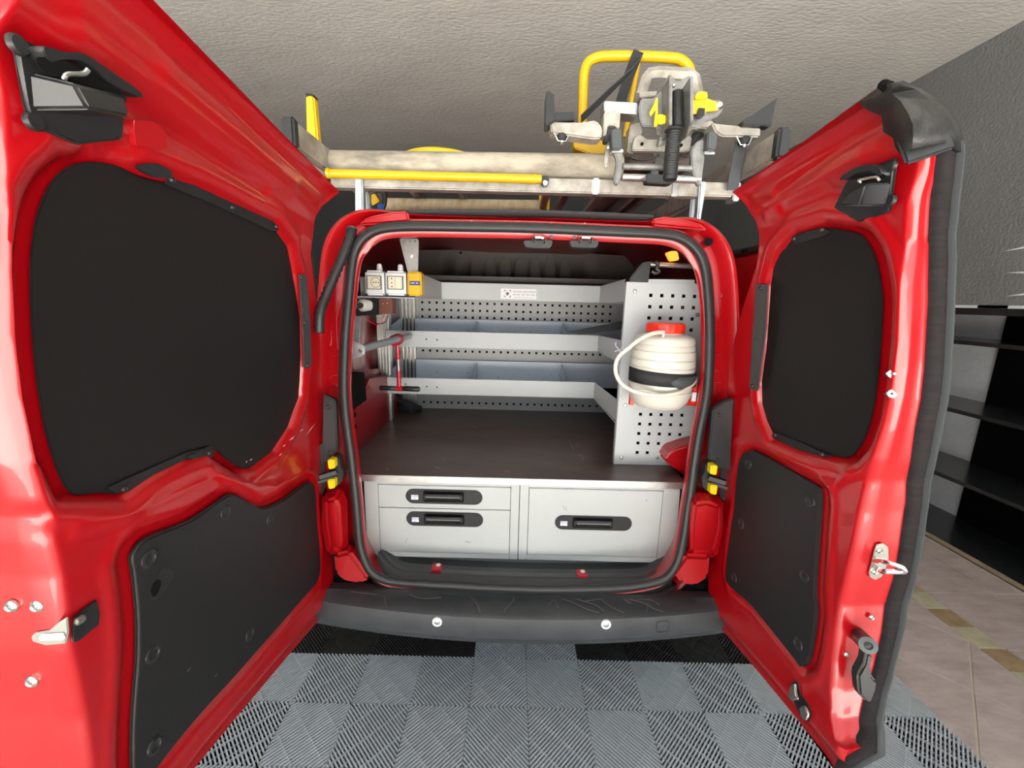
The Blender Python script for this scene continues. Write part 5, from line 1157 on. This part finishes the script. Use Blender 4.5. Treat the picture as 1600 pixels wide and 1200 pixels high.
# cross plate with holes and a spring
pz([(994,211),(1003,210),(1010,217),(1070,217),(1076,210),(1082,214),(1078,237),(988,235),(990,222)], 1.33, 0.02, 'cross_plate', 'alu_dirty', 0.003)
for q in ((1003,225),(1064,227)): MB().cyl(Q(*q, 1.328), Q(*q, 1.34), 0.005, 12).build('plate_hole', 'dark_void', ss)
a, b = Q(1036,209,1.31), Q(1031,229,1.315); d = (b-a); x_ = Vector((1,0,0.25)).normalized(); y_ = d.normalized().cross(x_)
MB().tube([a + d*(t/70) + (x_*math.cos(t*0.75) + y_*math.sin(t*0.75))*0.011 for t in range(71)], 0.0014, 5).build('spring', 'alu', ss, angle=80)
# lower fork: two cheeks, two rods, grey rubber feet
for s_, pts, ptr in ((0, [(954,212),(962,208),(968,214),(973,238),(972,270),(967,288),(963,289),(960,282),(964,250),(958,235)], None), (1, [(1098,216),(1101,220),(1101,250),(1096,288),(1093,291),(1088,284),(1081,262),(1080,235),(1088,222)], None)):
    MB().prism([Q(*q, 1.29) for q in pts], (0,0.02,0)).build('fork_cheek', 'alu_cast', ss, bevel=0.003, seg=3)
pz([(955,205),(959,201),(966,200),(971,203),(972,231),(970,233),(957,233)], 1.265, 0.03, 'rubber_foot', 'rubber_grey', 0.004, 3)
pz([(1106,207),(1110,204),(1119,206),(1122,210),(1119,233),(1116,235),(1105,233)], 1.265, 0.03, 'rubber_foot', 'rubber_grey', 0.004, 3)
pz([(956,233),(974,233),(974,238),(956,238)], 1.28, 0.03, 'foot_flange', 'alu', 0.001)
pz([(1101,236),(1117,237),(1117,241),(1101,241)], 1.28, 0.03, 'foot_flange', 'alu', 0.001)
MB().cyl(Q(973,260,1.30), Q(1080,263,1.30), 0.0085, 16).build('fork_rod', 'alu_cast', ss)
MB().cyl(Q(972,277,1.30), Q(1094,281,1.30), 0.0105, 16).build('fork_rod', 'alu', ss)
pz([(947,228),(955,215),(952,235),(949,262),(945,262),(944,250)], 1.32, 0.006, 'side_link', 'alu_dirty', 0.001)
MB().lathe(Q(951,230,1.31), (0,-1,0), [(0.006,-0.002),(0.006,0.003),(0.003,0.005)], 12).build('link_bolt', 'alu', ss)
pz([(985,195),(1000,190),(1005,205),(990,240),(980,238)], 1.36, 0.05, 'rear_link', 'alu_dirty', 0.003)
pz([(1072,205),(1092,200),(1096,205),(1086,240),(1076,238)], 1.36, 0.05, 'rear_link', 'alu_dirty', 0.003)
pz([(1086,204),(1103,202),(1102,212),(1090,222),(1080,226)], 1.34, 0.04, 'knuckle_core', 'plastic_black', 0.003)
pz([(1098,187),(1115,188),(1116,205),(1108,207),(1104,200),(1088,200)], 1.31, 0.03, 'knuckle', 'alu_dirty', 0.003)
